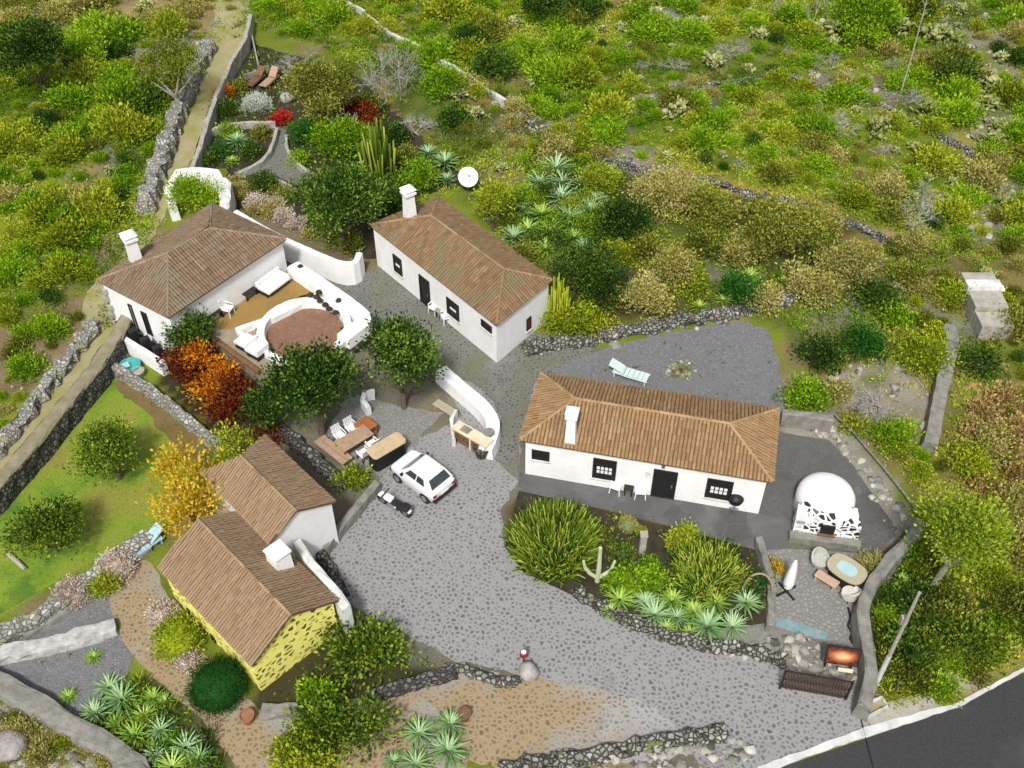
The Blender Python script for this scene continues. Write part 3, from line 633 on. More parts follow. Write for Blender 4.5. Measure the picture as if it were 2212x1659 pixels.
def house(name, label, eave, ze, ridge, zr, tile, walls_mat, hip=True, overhang=.22, z0=0., tile_w=.175, row=.36, amp=.055, seed=1, wall_in=None):
    """eave: 4 plan corners (front-left, back-left, back-right, front-right); ridge: 2 plan points"""
    c = sum((Vector((*e, 0)) for e in eave), Vector()) / 4
    root = thing(name, label, 'house', (c.x, c.y, z0))
    fl, bl, br, fr = [Vector((e[0], e[1], ze)) for e in eave]
    r0, r1 = [Vector((r[0], r[1], zr)) for r in ridge]
    planes = [[fr, fl, r0, r1], [bl, br, r1, r0]]
    if hip: planes += [[fl, bl, r0], [br, fr, r1]]
    rb = MB()
    # the underlay as one solid
    vs = [fl, bl, br, fr, r0, r1] + [q - Vector((0, 0, .10)) for q in (fl, bl, br, fr)]
    fs = [(3, 0, 4, 5), (1, 2, 5, 4), (0, 1, 4), (2, 3, 5), (6, 0, 3, 9), (7, 1, 0, 6), (8, 2, 1, 7), (9, 3, 2, 8), (6, 9, 8, 7)]
    rb.add(vs, fs, .3)
    base = rb.build('roof', UNDER, root)
    roof_tiles(planes, tile_w, row, amp, seed).build('tiles', tile, base, local=False)
    rc = MB(); rr = random.Random(seed)
    def cap(a, b):
        n = max(2, int((b - a).length / .38))
        for i in range(n):
            q0 = a.lerp(b, i / n); q1 = a.lerp(b, (i + 1.08) / n); t = .55 + .45 * rr.random()
            rc.tube([q0 + Vector((0, 0, .045)), q1 + Vector((0, 0, .03))], [.075, .066], 8, t)
    cap(r0, r1)
    if hip:
        for a, b in ((fl, r0), (bl, r0), (br, r1), (fr, r1)): cap(a, b)
    rc.build('ridge_tiles', tile, base)
    q = wall_in or [tuple(p) for p in inset(ccw([tuple(e) for e in eave]), overhang)]
    wb = MB()
    if hip: wb.prism(q, z0 - .2, ze - .06)
    else: wb.prism(q, z0 - .2, ze - .06)
    wl = wb.build('wall', walls_mat, root)
    return root, q
def ray_wall(px, py, a, b):
    """where the line of sight through (px,py) meets the upright wall a-b: metres along it, height"""
    d = G(px, py, 0) - CAM; a = Vector(a[:2]); b = Vector(b[:2]); e = (b - a).normalized(); n = Vector((-e.y, e.x))
    t = (a - Vector(CAM[:2])).dot(n) / Vector(d[:2]).dot(n); P = CAM + d * t
    return (Vector(P[:2]) - a).dot(e), P[2]
def wall_axes(a, b, center):
    a = Vector((*a[:2], 0)); b = Vector((*b[:2], 0)); e = (b - a).normalized(); n = Vector((e.y, -e.x, 0))
    if n.dot((a + b) / 2 - Vector((center[0], center[1], 0))) < 0: n = -n
    return a, e, n
UP = Vector((0, 0, 1))
def window(root, a, b, s0, s1, z0, z1, name='window', panes=None, frame=DARK_WOOD, panel=BLACK, pane_mat=None, sill=True, handle=False, pane_band=(.25, .62)):
    o, e, n = wall_axes(a, b, root_loc(root)); s0, s1 = sorted((s0, s1)); W = s1 - s0; Hh = z1 - z0; fw = .07
    mb = MB(); at = lambda s, z, d: o + e * s + UP * z + n * d
    for s in (s0 + fw / 2, s1 - fw / 2): mb.obox(at(s, (z0 + z1) / 2, .02), (e, n, UP), (fw / 2, .035, Hh / 2))
    for z in (z0 + fw / 2, z1 - fw / 2): mb.obox(at((s0 + s1) / 2, z, .018), (e, n, UP), (W / 2 - fw - .002, .033, fw / 2))
    w_ = mb.build(name, frame, root)
    MB().obox(at((s0 + s1) / 2, (z0 + z1) / 2, -.01), (e, n, UP), (W / 2 - fw, .022, Hh / 2 - fw)).build('panel' if name == 'door' else 'shutter', panel, w_)
    if sill and name == 'window': MB().obox(at((s0 + s1) / 2, z0 - .035, .04), (e, n, UP), (W / 2 + .06, .07, .03)).build('sill', PLASTER_OLD, w_)
    if panes:
        nc, nr = panes; pb = MB(); lo = z0 + Hh * pane_band[0]; hi = z0 + Hh * pane_band[1]; x0, x1 = s0 + W * .16, s1 - W * .16
        for i in range(nc):
            for j in range(nr):
                cw, chh = (x1 - x0) / nc, (hi - lo) / nr
                pb.obox(at(x0 + (i + .5) * cw, lo + (j + .5) * chh, .02), (e, n, UP), (cw * .36, .012, chh * .34))
        pb.build('pane', pane_mat or WHITE, w_)
    if handle:
        MB().obox(at(s1 - .2, (z0 + z1) / 2 - .1, .035), (e, n, UP), (.03, .03, .06)).build('handle', CHROME, w_)
    return w_
def chimney(root, x, y, z0, z1, w, mat=PLASTER, cap=True, rz=0, taper=.8):
    rl = root_loc(root); roof = [c for c in root.children if c.name.startswith('roof')][0]
    mb = MB().box((x, y, (z0 + z1) / 2 - .15), (w, w, z1 - z0 - .3), rz, taper=taper)
    ch = mb.build('chimney', mat, roof)
    if cap:
        cb = MB().box((x, y, z1 - .24), (w * 1.12, w * 1.12, .12), rz).box((x, y, z1 - .09), (w * .86, w * .86, .18), rz).box((x, y, z1 + .06), (w * 1.2, w * 1.2, .12), rz, taper=.6)
        cb.build('chimney_cap', mat, roof)
    return ch

# long house with orange roof
E3 = [tuple(G(*p, 2.6)[:2]) for p in ((1123, 950), (1169, 807), (1682, 884), (1669, 1041))]
h3, q3 = house('long_house', 'long white house with an orange tiled hip roof beside the drive', E3, 2.6, [tuple(G(*p, 3.65)[:2]) for p in ((1243, 862), (1576, 916))], 3.65, ROOF_ORANGE, PLASTER, seed=3)
def facade(q, ref):  # the wall edge nearest to a plan point
    best = min(range(len(q)), key=lambda i: ((Vector(q[i][:2]) + Vector(q[(i + 1) % len(q)][:2])) / 2 - Vector(ref)).length)
    return q[best], q[(best + 1) % len(q)]
def win_px(root, fa, tl, br, **k):
    a, b = fa; s0, z1 = ray_wall(*tl, a, b); s1, z0 = ray_wall(*br, a, b)
    return window(root, a, b, s0, s1, z0, z1, **k)
f3 = facade(q3, G(1390, 1075)[:2])
win_px(h3, f3, (1149, 970), (1187, 996))
win_px(h3, f3, (1282, 988), (1329, 1038), panes=(4, 2))
win_px(h3, f3, (1529, 1032), (1577, 1081), panes=(4, 2))
s0, z1 = ray_wall(1413, 1012, *f3); s1, _ = ray_wall(1455, 1083, *f3); window(h3, *f3, s0, s1, .02, z1, name='door', handle=True)
p = G(1233, 956, 2.75); chimney(h3, p[0], p[1] + .2, 2.5, 4.6, .5, rz=-.22)
o3, e3_, n3 = wall_axes(*f3, root_loc(h3)); lamp = MB()
s, z = ray_wall(1434, 1003, *f3); lamp.obox(o3 + e3_ * s + UP * z + n3 * .08, (e3_, n3, UP), (.07, .08, .1)); lamp.build('wall_lamp', CHROME, h3)
s, z = ray_wall(1400, 1025, *f3); MB().obox(o3 + e3_ * s + UP * (z) + n3 * .02, (e3_, n3, UP), (.13, .02, .2)).build('name_plate', PLASTER_OLD, h3)

# narrow house in the middle
ZE2 = 2.85
E2 = [tuple(G(*p, ZE2)[:2]) for p in ((799, 486), (948, 427), (1192, 604), (1072, 702))]
h2, q2 = house('narrow_house', 'narrow white house with a mossy brown hip roof beside the lane', E2, ZE2, [tuple(G(*p, 3.95)[:2]) for p in ((931, 467), (1089, 582))], 3.95, ROOF_OLD, PLASTER, seed=5, overhang=.12)
f2 = facade(q2, G(945, 680)[:2])
win_px(h2, f2, (849, 547), (870.5, 598), panes=(1, 1), pane_band=(.4, .56))
win_px(h2, f2, (965, 640), (993, 696), panes=(1, 1), pane_band=(.4, .56))
win_px(h2, f2, (1040, 688), (1063, 721))
s0, z1 = ray_wall(905, 591, *f2); s1, _ = ray_wall(931, 659, *f2); window(h2, *f2, s0, s1, .02, z1, name='door', handle=True)
p = G(886, 470, 3.4); chimney(h2, p[0], p[1], 3.0, 5.3, .6, rz=.6)
f2e = facade(q2, G(1130, 730)[:2]); win_px(h2, f2e, (1137, 690), (1146, 708), panel=m_plain('red_paint', (.22, .02, .02)))

# patio house, upper left
ZE1 = 3.25
E1 = [tuple(G(*p, ZE1)[:2]) for p in ((363, 686), (209, 606), (458, 441), (618, 516))]
h1, q1 = house('patio_house', 'big white house with a grey brown pyramid roof above the sunken patio', E1, ZE1, [tuple(G(*p, 4.55)[:2]) for p in ((363, 547), (454, 494))], 4.55, ROOF_GREY, PLASTER, seed=8, overhang=.16)
fsw = facade(q1, G(285, 690)[:2])
win_px(h1, fsw, (276, 655), (303, 716), name='door', panel=m_plain('blue_grey_paint', (.19, .24, .28), (.13, .17, .2), 5))
win_px(h1, fsw, (304, 671), (332, 726), panel=BLACK, name='door')
a1, e1, n1_ = wall_axes(*fsw, root_loc(h1))
p = G(296, 568, 3.45); chimney(h1, p[0], p[1], 3.1, 5.3, .64, rz=.6)
# sunken entrance yard with a white parapet in front of the left wall
pa, pb = Vector(G(268, 730, .9)[:2]), Vector(G(352, 782, .9)[:2])
wall_geo(resample([Vector((*pa, 0)), Vector((*pb, 0))], .5), .34, .95, jit=.01).build('parapet', PLASTER, h1)
mb = MB()
for px_ in ((270, 700), (345, 752)): pass
mb.prism([tuple(G(*p_, .4)[:2]) for p_ in ((262, 700), (336, 742), (350, 770), (268, 722))], .0, .4); mb.build('porch_floor', BLACK, h1)  # black floor colour paints in the shadow of the recess
mb = MB()
for t in np.linspace(.06, .94, 4):
    b_ = G(262 + (352 - 262) * t, 716 + (776 - 716) * t, .4); mb.box((b_[0], b_[1], .8), (.45, .35, .8), .6)
mb.build('dark_recess_row', BLACK, h1)  # black boxes stand in for the shaded void behind the parapet
# corner quoins
qb = MB()
cq = min(q1, key=lambda q: (Vector(q[:2]) - Vector(G(228, 640, 2)[:2])).length)
for k in range(5): qb.box((cq[0], cq[1], .35 + k * .56), (.5 if k % 2 else .34, .34 if k % 2 else .5, .3), .62)
qb.build('quoin', CONCRETE_PALE, h1)

# two joined tan-roofed buildings with yellow stone walls, lower left
ZE4 = 2.3
A_, B_, D_ = [Vector(G(*p, ZE4)[:2]) for p in ((340, 1223), (544, 1439), (730, 1298))]
C_ = D_ + (A_ - B_)
R0 = Vector(G(427, 1121, 3.55)[:2]); R1 = Vector(G(628, 1329, 3.55)[:2])
def gable_house(name, label, q, ze, r0, r1, zr, wallm, tile, seed, ov=.18):
    """q: left-back, left-front, right-front, right-back eave corners"""
    lb, lf, rf, rb_ = [Vector((p[0], p[1], ze)) for p in q]; r0 = Vector((*r0, zr)); r1 = Vector((*r1, zr))
    c = (lb + lf + rf + rb_) / 4; root = thing(name, label, 'house', (c.x, c.y, 0))
    dn = Vector((0, 0, -.09)); vs = [lb, lf, r1, r0, rf, rb_] + [p + dn for p in (lb, lf, r1, r0, rf, rb_)]
    fs = [(0, 1, 2, 3), (2, 4, 5, 3), (9, 8, 7, 6), (9, 11, 10, 8), (0, 6, 7, 1), (1, 7, 8, 2), (2, 8, 10, 4), (4, 10, 11, 5), (5, 11, 9, 3), (3, 9, 6, 0)]
    base = MB().add(vs, fs).build('roof', UNDER, root)
    roof_tiles([[lf, lb, r0, r1], [rb_, rf, r1, r0]],   .14, .36, .024, seed).build('tiles', tile, base)
    rc = MB(); rr = random.Random(seed); n = int((r1 - r0).length / .34)
    for i in range(n): rc.tube([r0.lerp(r1, i / n) + Vector((0, 0, .03)), r0.lerp(r1, (i + 1.06) / n) + Vector((0, 0, .015))], [.07, .062], 8, rr.random())
    rc.build('ridge_tiles', tile, base)
    k = lambda p, f: Vector((p.x + (c.x - p.x) * f, p.y + (c.y - p.y) * f, p.z))
    w = .06
    a, b, d, e = [k(p, w) for p in (lb, lf, rf, rb_)]; ra, rbb = k(r0, w), k(r1, w)
    zt = Vector((0, 0, -.10)); g = lambda p: Vector((p.x, p.y, -.2))
    vs = [g(a), g(b), g(d), g(e), a + zt, b + zt, d + zt, e + zt, ra + zt, rbb + zt]
    fs = [(0, 1, 5, 4), (1, 2, 6, 9, 5), (2, 3, 7, 6), (3, 0, 4, 8, 7), (4, 5, 9, 8), (6, 7, 8, 9)]
    MB().add(vs, fs).build('wall', wallm, root)
    return root, (a, b, d, e)
h4, w4 = gable_house('stone_barn', 'yellow painted stone building with a tan tiled gable roof', [A_, B_, D_, C_], ZE4, R0, R1, 3.55, YELLOW_STONE, ROOF_TAN, 11)
win_px(h4, (w4[0], w4[1]), (404, 1312), (418, 1338), panel=BLACK)
win_px(h4, (w4[0], w4[1]), (455, 1368), (470, 1395), panel=BLACK)
U = [Vector(G(*p, 3.0)[:2]) for p in ((583, 1174), (724, 1084), (570, 939))]
back = U[0] + (U[2] - U[1])
h5, w5 = gable_house('small_white_building', 'white gabled building with a tan roof joined to the yellow stone building', [back, U[0], U[1], U[2]], 3.0, Vector(G(519, 984, 4.0)[:2]), Vector(G(640, 1104, 4.0)[:2]), 4.0, PLASTER, ROOF_TAN, 12)
p = G(606, 1218, 2.75); chimney(h4, p[0], p[1], 2.3, 3.7, .78, cap=False, rz=.78, taper=.92)
roof4 = [c for c in h4.children if c.name.startswith('roof')][0]
MB().box((p[0], p[1], 3.62), (.82, .82, .1), .78).build('chimney_cap', PLASTER, roof4)
pp = [Vector((*G(*q, 2.15)[:2], 0)) for q in ((640, 1168), (672, 1214), (716, 1265), (729, 1282), (748, 1312))]
wall_geo(resample(pp, .5), .36, 2.15, jit=.03, taper=1).build('parapet', PLASTER_OLD, h4)

# ------------------------------------------------------------ sunken patio beside the big house
ZP = 1.15
def poly_at(px, z): return [tuple(G(*p, z)[:2]) for p in px]
tag(MB().prism(poly_at([(622, 580), (800, 688), (738, 745), (640, 815), (556, 800), (440, 722), (450, 700)], ZP), -.2, ZP).build('patio', OCHRE_GREY), kind='structure')
tag(MB().prism(poly_at([(612, 588), (694, 632), (506, 708), (486, 712), (452, 704)], ZP + .015), ZP - .1, ZP + .015).build('patio_strip', OCHRE), kind='structure')
cc = G(660, 722, ZP)
tag(MB().lathe([(2.05, -.1), (2.05, .02)], 40, (cc[0], cc[1], ZP)).build('courtyard', COURT), kind='structure')
def pwall(name, label, px, width, h, mat=PLASTER, jit=.012, round_=0, step=.3, cat='wall', par=None, taper=.95):
    pts = [Vector((*G(*p, ZP + h)[:2], 0)) for p in px]
    if round_: pts = smooth_poly(pts, False, round_)
    o = wall_geo(resample(pts, step), width, ZP + h, ZP - .05, jit, taper=taper).build(name, mat, par)
    return tag(o, label, cat) if par is None else o
pwall('patio_wall', 'thick white outer wall of the patio facing the lane', [(632, 570), (672, 597), (735, 640), (783, 676), (786, 692), (764, 708), (740, 727)], .85, .62, round_=1)
cw = thing('court_wall', 'white ring wall around the round terracotta court', 'wall', (cc[0], cc[1], ZP))
ring = [Vector((cc[0] + 2.25 * math.cos(a), cc[1] + 2.25 * math.sin(a), 0)) for a in np.linspace(R(-35), R(215), 44)]
wall_geo(ring, .42, ZP + .5, ZP - .05, .012, taper=.95).build('ring', PLASTER, cw)
pwall('diagonal', '', [(694, 630), (640, 657), (590, 682), (512, 708), (545, 738), (575, 757), (620, 780)], .26, .42, par=cw)
pwall('diagonal', '', [(650, 648), (690, 642), (722, 655), (745, 680), (752, 700), (735, 722)], .2, .44, par=cw)
for i, px in enumerate([[(645, 640), (675, 632), (690, 645)], [(535, 700), (565, 690), (572, 725)], [(735, 708), (755, 700), (745, 722)]]):
    MB().prism(poly_at(px, ZP + .06), ZP, ZP + .06).build('planter_soil', SOIL, cw)
mb = MB()
for px_ in ((672, 636), (683, 640), (693, 648), (703, 657), (714, 666), (722, 674), (690, 630), (732, 648), (648, 575)):
    p_ = G(*px_, ZP + .64); mb.lathe([(.10, -.1), (.19, -.06), (.14, .04), (.02, .10)], 8, (p_[0] + random.uniform(-.1, .1), p_[1], ZP + .64))
mb.build('dark_stone_inset', SOIL, cw)
pwall('terrace_parapet', 'low brown parapet along the lower edge of the patio', [(452, 722), (500, 757), (560, 800)], .3, .12, BROWN_WOOD)

# ------------------------------------------------------------ furniture builders (own coordinates, x = width, -y = front)
def place(px, py, z=0.): p = G(px, py, z); return (p[0], p[1], z)
def heading(pa, pb, z=0.):  # plan angle from survey point a to b
    a, b = G(*pa, z), G(*pb, z); return math.atan2(b[1] - a[1], b[0] - a[0])
def make_lounger(label, loc, rz, mat, frame, back=35):
    t = thing('sun_lounger', label, 'sun lounger', loc, rz, 'sun loungers around the houses')
    L, W, h = 1.9, .62, .32
    MB().box((-.62, -W / 2, h - .03), (1.28 - .0, .05, .06)).box((-.62, W / 2, h - .03), (1.28, .05, .06)).box((.32, 0, h - .03), (.6, W, .05)).build('frame', frame, t, local=True)
    for x in (-1.15, .5):
        for y in (-W / 2 + .02, W / 2 - .02): MB().box((x, y, .15), (.06, .05, .30), taper=1.1).build('leg', frame, t, local=True)
    mb = MB()
    for k in range(5): mb.box((-1.12 + k * .26, 0, h + .03), (.245, W - .04, .05))
    mb.box((.30, 0, h + .03), (.62, W - .04, .05)); mb.build('seat', mat, t, local=True, bevel=.01)
    mb = MB(); c, s = math.cos(R(back)), math.sin(R(back)); X = Vector((c, 0, s)); N = Vector((-s, 0, c))
    mb.obox(Vector((.12, 0, h + .05)) + X * .40 + N * .05, (X, Vector((0, 1, 0)), N), (.40, W / 2 - .02, .03)); mb.build('backrest', mat, t, local=True, bevel=.01)
    return t
make_lounger('mint white sun lounger on the grey gravel behind the long house', place(1350, 812), heading((1385, 825), (1318, 805)), MINT, MINT, 22)
make_lounger('pale blue sun lounger by the yellow tree, lower left', place(322, 1180), heading((285, 1203), (352, 1160)), SKYBLUE, SKYBLUE, 30)
make_lounger('brown sun lounger near the stone in the upper garden', place(588, 178), heading((562, 192), (598, 160)), PALE_WOOD, BROWN_WOOD, 40)
make_lounger('darker brown sun lounger next to the leaning pale pipe', place(558, 176), heading((542, 188), (575, 160)), BROWN_WOOD, BROWN_WOOD, 30)
def make_sofa(label, loc, rz, wdt=1.25, name='patio_sofa', cat='sofa'):
    t = thing(name, label, cat, loc, rz)
    MB().box((0, 0, .2), (wdt, .8, .18)).build('base', BLACK, t, local=True)
    MB().box((0, -.09, .37), (wdt - .04, .9, .16)).build('cushion', WHITE, t, local=True, bevel=.04)
    MB().box((0, .36, .55), (wdt, .16, .4)).build('backrest', WHITE, t, local=True, bevel=.04)
    for x in (-1, 1): MB().box((x * (wdt / 2 - .07), 0, .45), (.14, .72, .2)).build('armrest', WHITE, t, local=True, bevel=.03)
    for x in (-1, 1):
        for y in (-.34, .34): MB().box((x * (wdt / 2 - .08), y, .055), (.06, .06, .11)).build('leg', BLACK, t, local=True)
    return t
aw = heading((450, 705), (612, 585), ZP)
make_sofa('wide white cushioned sofa against the patio house wall', (*G(592, 622, ZP)[:2], ZP + .016), aw, 1.75)
make_sofa('white lounge chair at the patio edge, left of its twin', (*G(535, 750, ZP)[:2], ZP), aw + math.pi, .85, 'lounge_chair', 'chair')
make_sofa('white lounge chair at the patio edge, right of its twin', (*G(559, 767, ZP)[:2], ZP), aw + math.pi, .85, 'lounge_chair', 'chair')
def make_table(name, label, loc, rz, sx, sy, h, top, leg, cat='table', round_=False, slats=0):
    t = thing(name, label, cat, loc, rz); mb = MB()
    if slats:
        for k in range(slats): mb.box((-sx / 2 + (k + .5) * sx / slats, 0, h - .025), (sx / slats * .93, sy, .05))
        mb.box((0, -sy * .35, h - .07), (sx * .95, .06, .04)).box((0, sy * .35, h - .07), (sx * .95, .06, .04))
    else: mb.box((0, 0, h - .025), (sx, sy, .05))
    mb.build('tabletop', top, t, local=True, bevel=.0 if slats else .012)
    for x in (-1, 1):
        for y in (-1, 1): MB().box((x * (sx / 2 - .07), y * (sy / 2 - .07), (h - .09) / 2), (.07, .07, h - .09)).build('leg', leg, t, local=True)
    return t
make_table('coffee_table', 'small dark wooden coffee table on the ochre patio strip', (*G(540, 641, ZP)[:2], ZP + .016), aw, .85, .5, .42, DARK_WOOD, DARK_WOOD, slats=4)
def make_chair(label, loc, rz, mat, legm, group=None, name='garden_chair', w=.5):
    t = thing(name, label, 'chair', loc, rz, group)
    MB().box((0, 0, .44), (w, .5, .05)).build('seat', mat, t, local=True, bevel=.012)
    mb = MB(); X = Vector((1, 0, 0)); U2 = Vector((0, .2, 1)).normalized(); N = X.cross(U2)
    for k in range(5): mb.obox(Vector(((k - 2) * w * .2, .25, .47)) + U2 * .22, (X, U2, N), (w * .075, .22, .014))
    mb.obox(Vector((0, .25, .47)) + U2 * .44, (X, U2, N), (w / 2, .035, .02)); mb.build('backrest', mat, t, local=True)
    for x in (-1, 1):
        MB().bar((x * w / 2, -.22, .63), (x * w / 2, .28, .66), .05, .03).bar((x * w / 2, -.2, .46), (x * w / 2, -.2, .62), .035).build('armrest', mat, t, local=True)
        for y in (-.2, .22): MB().bar((x * (w / 2 - .03), y, .42), (x * (w / 2), y * 1.15, 0), .045).build('leg', legm, t, local=True)
    return t
make_chair('white armchair at the lower end of the ochre patio strip', (*G(495, 680, ZP)[:2], ZP + .016), aw + .3, WHITE, WHITE)
t = thing('bench', 'dark brown slatted bench beside the patio house corner', 'bench', (*G(456, 698, ZP)[:2], ZP + .016), aw)
mb = MB()
for k in range(4): mb.box((0, -.18 + k * .12, .44), (1.6, .10, .04))
mb.build('seat', DARK_WOOD, t, local=True); mb = MB()
for k in range(3): mb.box((0, .27, .58 + k * .13), (1.6, .035, .10))
mb.build('backrest', DARK_WOOD, t, local=True)
for x in (-.7, .7): MB().box((x, 0, .2), (.07, .46, .40)).box((x, .27, .6), (.06, .05, .5)).build('leg', DARK_WOOD, t, local=True)

# chairs and side table in front of the long house
fa, fb = f3; ang3 = math.atan2(fb[1] - fa[1], fb[0] - fa[0])
make_chair('white garden chair by the door of the long house', place(1382, 1072), ang3 + .15, WHITE, WHITE)
make_chair('white garden chair under the second window of the long house', place(1330, 1062), ang3 - .2, WHITE, WHITE)
make_table('side_table', 'small dark side table between the two white garden chairs', place(1357, 1066), ang3, .45, .45, .5, DARK_WOOD, DARK_WOOD)
# in front of the narrow house
fa, fb = f2; ang2 = math.atan2(fb[1] - fa[1], fb[0] - fa[0])
make_chair('white chair beside the door of the narrow house', place(939, 676), ang2 + .2, WHITE, WHITE)
make_chair('white chair under the right window of the narrow house', place(964, 696), ang2 - .3, WHITE, WHITE)
make_table('side_table', 'small grey table between the white chairs at the narrow house', place(952, 686), ang2, .5, .45, .55, CONCRETE, BLACK)
# kettle barbecue
t = thing('kettle_barbecue', 'black round kettle barbecue against the white long house', 'barbecue', place(1584, 1102))
MB().lathe([(.10, .55), (.30, .66), (.36, .82), (.35, .84)], 20).build('bowl', BLACK, t, local=True, smooth=True)
MB().lathe([(.36, .845), (.33, .96), (.2, 1.08), (.05, 1.12)], 20).build('lid', BLACK, t, local=True, smooth=True)
MB().box((0, 0, 1.15), (.14, .03, .03)).build('handle', CHROME, t, local=True)
for k in range(3):
    a = k * 2.09 + .3; MB().bar((.2 * math.cos(a), .2 * math.sin(a), .62), (.36 * math.cos(a), .36 * math.sin(a), 0), .035).build('leg', CHROME, t, local=True)
MB().lathe([(.05, .22), (.22, .2), (.22, .215)], 14).build('ash_tray', CHROME, t, local=True)

# dining corner under the trees
ad = heading((735, 965), (800, 925))
make_table('dining_table', 'long weathered wooden dining table by the dark stone wall', place(768, 968), ad, 1.75, .85, .75, PALE_WOOD, BROWN_WOOD, slats=0)
make_table('square_table', 'bright orange wooden table behind the long dining table', place(792, 938), ad, .85, .85, .72, ORANGE_WOOD, ORANGE_WOOD)
cg = 'chairs around the dining table'
make_chair('pale chair at the left end behind the long dining table', place(736, 954), ad, SKYBLUE if 0 else WHITE, CHROME, cg)
make_chair('pale chair beside the orange table under the tree', place(762, 938), ad, WHITE, CHROME, cg)
make_chair('grey white chair in front of the dining table, nearer the plank seat', place(787, 992), ad + math.pi, WHITE, BLACK, cg)
make_chair('grey white chair in front of the dining table, nearer the tan oblong table', place(806, 972), ad + math.pi, WHITE, BLACK, cg)
t = thing('plank_bench', 'long pinkish plank bench between the dining table and the shrub', 'bench', place(722, 985), heading((690, 960), (755, 1012)))
for k in range(2): MB().box((0, -.16 + k * .33, .45), (2.1, .31, .06)).build('plank', PALE_WOOD, t, local=True)
for x in (-.85, .85): MB().box((x, 0, .21), (.12, .5, .42)).build('leg', CONCRETE, t, local=True)
t = thing('oblong_table', 'oblong tan topped table with a black base beside the car', 'table', place(838, 992), heading((805, 990), (865, 955)))
mb = MB(); prof = [(.95, .28), (.82, .42), (-.82, .42), (-.95, .28), (-.95, -.28), (-.82, -.42), (.82, -.42), (.95, -.28)]
mb.prism(prof, .93, 1.02); mb.build('tabletop', m_plain('tan_board', (.55, .43, .27), (.44, .33, .2), 3, .6), t, local=True, bevel=.015)
MB().prism([(x * .93, y * .9) for x, y in prof], .06, .925).build('base', BLACK, t, local=True)
MB().prism([(x * .96, y * .95) for x, y in prof], 0, .06).build('plinth', DARK_WOOD, t, local=True)
# masonry sink unit with two wooden doors at the end of the curved white wall
sa, sb = V(976, 950), V(1050, 993)
t = thing('masonry_counter', 'pale masonry counter with two brown wooden doors by the white curved wall', 'counter', ((sa.x + sb.x) / 2, (sa.y + sb.y) / 2, 0), math.atan2(sb.y - sa.y, sb.x - sa.x))
Lc = (sb - sa).length
mb = MB().box((0, .3, .85), (Lc, .62, .08)).box((-Lc / 2 + .06, .3, .405), (.12, .56, .81)).box((Lc / 2 - .06, .3, .405), (.12, .56, .81)).box((0.05, .3, .405), (.10, .56, .81)).box((0, .56, .405), (Lc - .25, .05, .81)); mb.build('frame', m_plain('cream_render', (.72, .62, .46), (.58, .48, .34), 3, .8), t, local=True)
for x in (-1, 1):
    d_ = MB().box((x * Lc * .24 + .03, .05, .42), (Lc * .5 - .28, .04, .74)).build('cupboard_door', BROWN_WOOD, t, local=True)
    MB().box((x * Lc * .24 - x * .2, .02, .5), (.03, .03, .12)).build('handle', BLACK, d_, local=True)
MB().box((-.4, .32, .892), (.5, .4, .012)).build('sink', CONCRETE, t, local=True)
def make_pot(label, loc, r, h, mat, plant=None, name='plant_pot'):
    t = thing(name, label, 'plant pot', loc)
    MB().lathe([(r * .7, 0), (r, h * .85), (r * 1.08, h * .86), (r * 1.08, h), (r * .9, h), (r * .88, h * .88)], 18).build('pot', mat, t, local=True)
    return t
make_pot('round dark pot at the tip of the white curved wall', place(1041, 985), .38, .62, DARKSTONE)
make_pot('small dark round bowl standing on the white curved wall end', (*G(1056, 938, .78)[:2], .75), .26, .2, CONCRETE)
make_pot('small brown pot beside the green dome bush', place(537, 1558), .28, .5, TERRA)
make_pot('dark brown pot behind the agaves on the forecourt', place(1003, 1552), .26, .45, BROWN_WOOD)
make_pot('grey pot with white rim near the turquoise tub', place(302, 812), .3, .4, CONCRETE_PALE)
t = thing('garden_bench', 'weathered greenish wooden bench behind the masonry counter', 'bench', place(962, 893), heading((945, 880), (985, 905)))
mb = MB()
for k in range(4): mb.box((0, -.18 + k * .12, .42), (1.3, .1, .04))
mb.build('seat', RATTAN, t, local=True)
for x in (-.5, .5): MB().box((x, 0, .2), (.08, .42, .4)).build('leg', PALE_WOOD, t, local=True)
pwl = [Vector((*G(*q, .5)[:2], 0)) for q in ((985, 885), (975, 905), (977, 930), (980, 950))]
tag(wall_geo(resample(pwl, .3), .2, .55, jit=.02).build('yard_wall', PLASTER_OLD), 'short white wall beside the masonry counter', 'wall')
pwl = [Vector((*G(*q, .6)[:2], 0)) for q in ((808, 842), (788, 846), (783, 862), (796, 880))]
tag(wall_geo(resample(pwl, .3), .3, .6, jit=.02).build('tree_seat_wall', PLASTER), 'bent white wall half hidden under the big tree', 'wall')

# ------------------------------------------------------------ white dome oven
dc = G(1781, 1082, .55)
t = thing('domed_oven', 'white domed oven with a black and white stone front', 'oven', (dc[0], dc[1], 0), -.17)
MB().lathe([(1.32, -.1), (1.32, .75), (1.29, .98), (1.18, 1.2), (.95, 1.4), (.6, 1.53), (.25, 1.58), (.02, 1.59)], 40).build('dome', PLASTER, t, local=True, smooth=True)
mb = MB(); fw = 1.42
mb.add([(-fw, -1.85, -.1), (fw, -1.85, -.1), (fw * .92, -.55, -.1), (-fw * .92, -.55, -.1), (-fw, -1.75, 1.12), (fw, -1.75, 1.12), (fw * .9, -.75, 1.22), (-fw * .9, -.75, 1.22)],
       [(3, 2, 1, 0), (4, 5, 6, 7), (0, 1, 5, 4), (1, 2, 6, 5), (2, 3, 7, 6), (3, 0, 4, 7)]); mb.build('stone_front', WHITE_STONE, t, local=True)
MB().box((.02, -1.83, .78), (.62, .1, .5)).build('oven_mouth', BLACK, t, local=True)
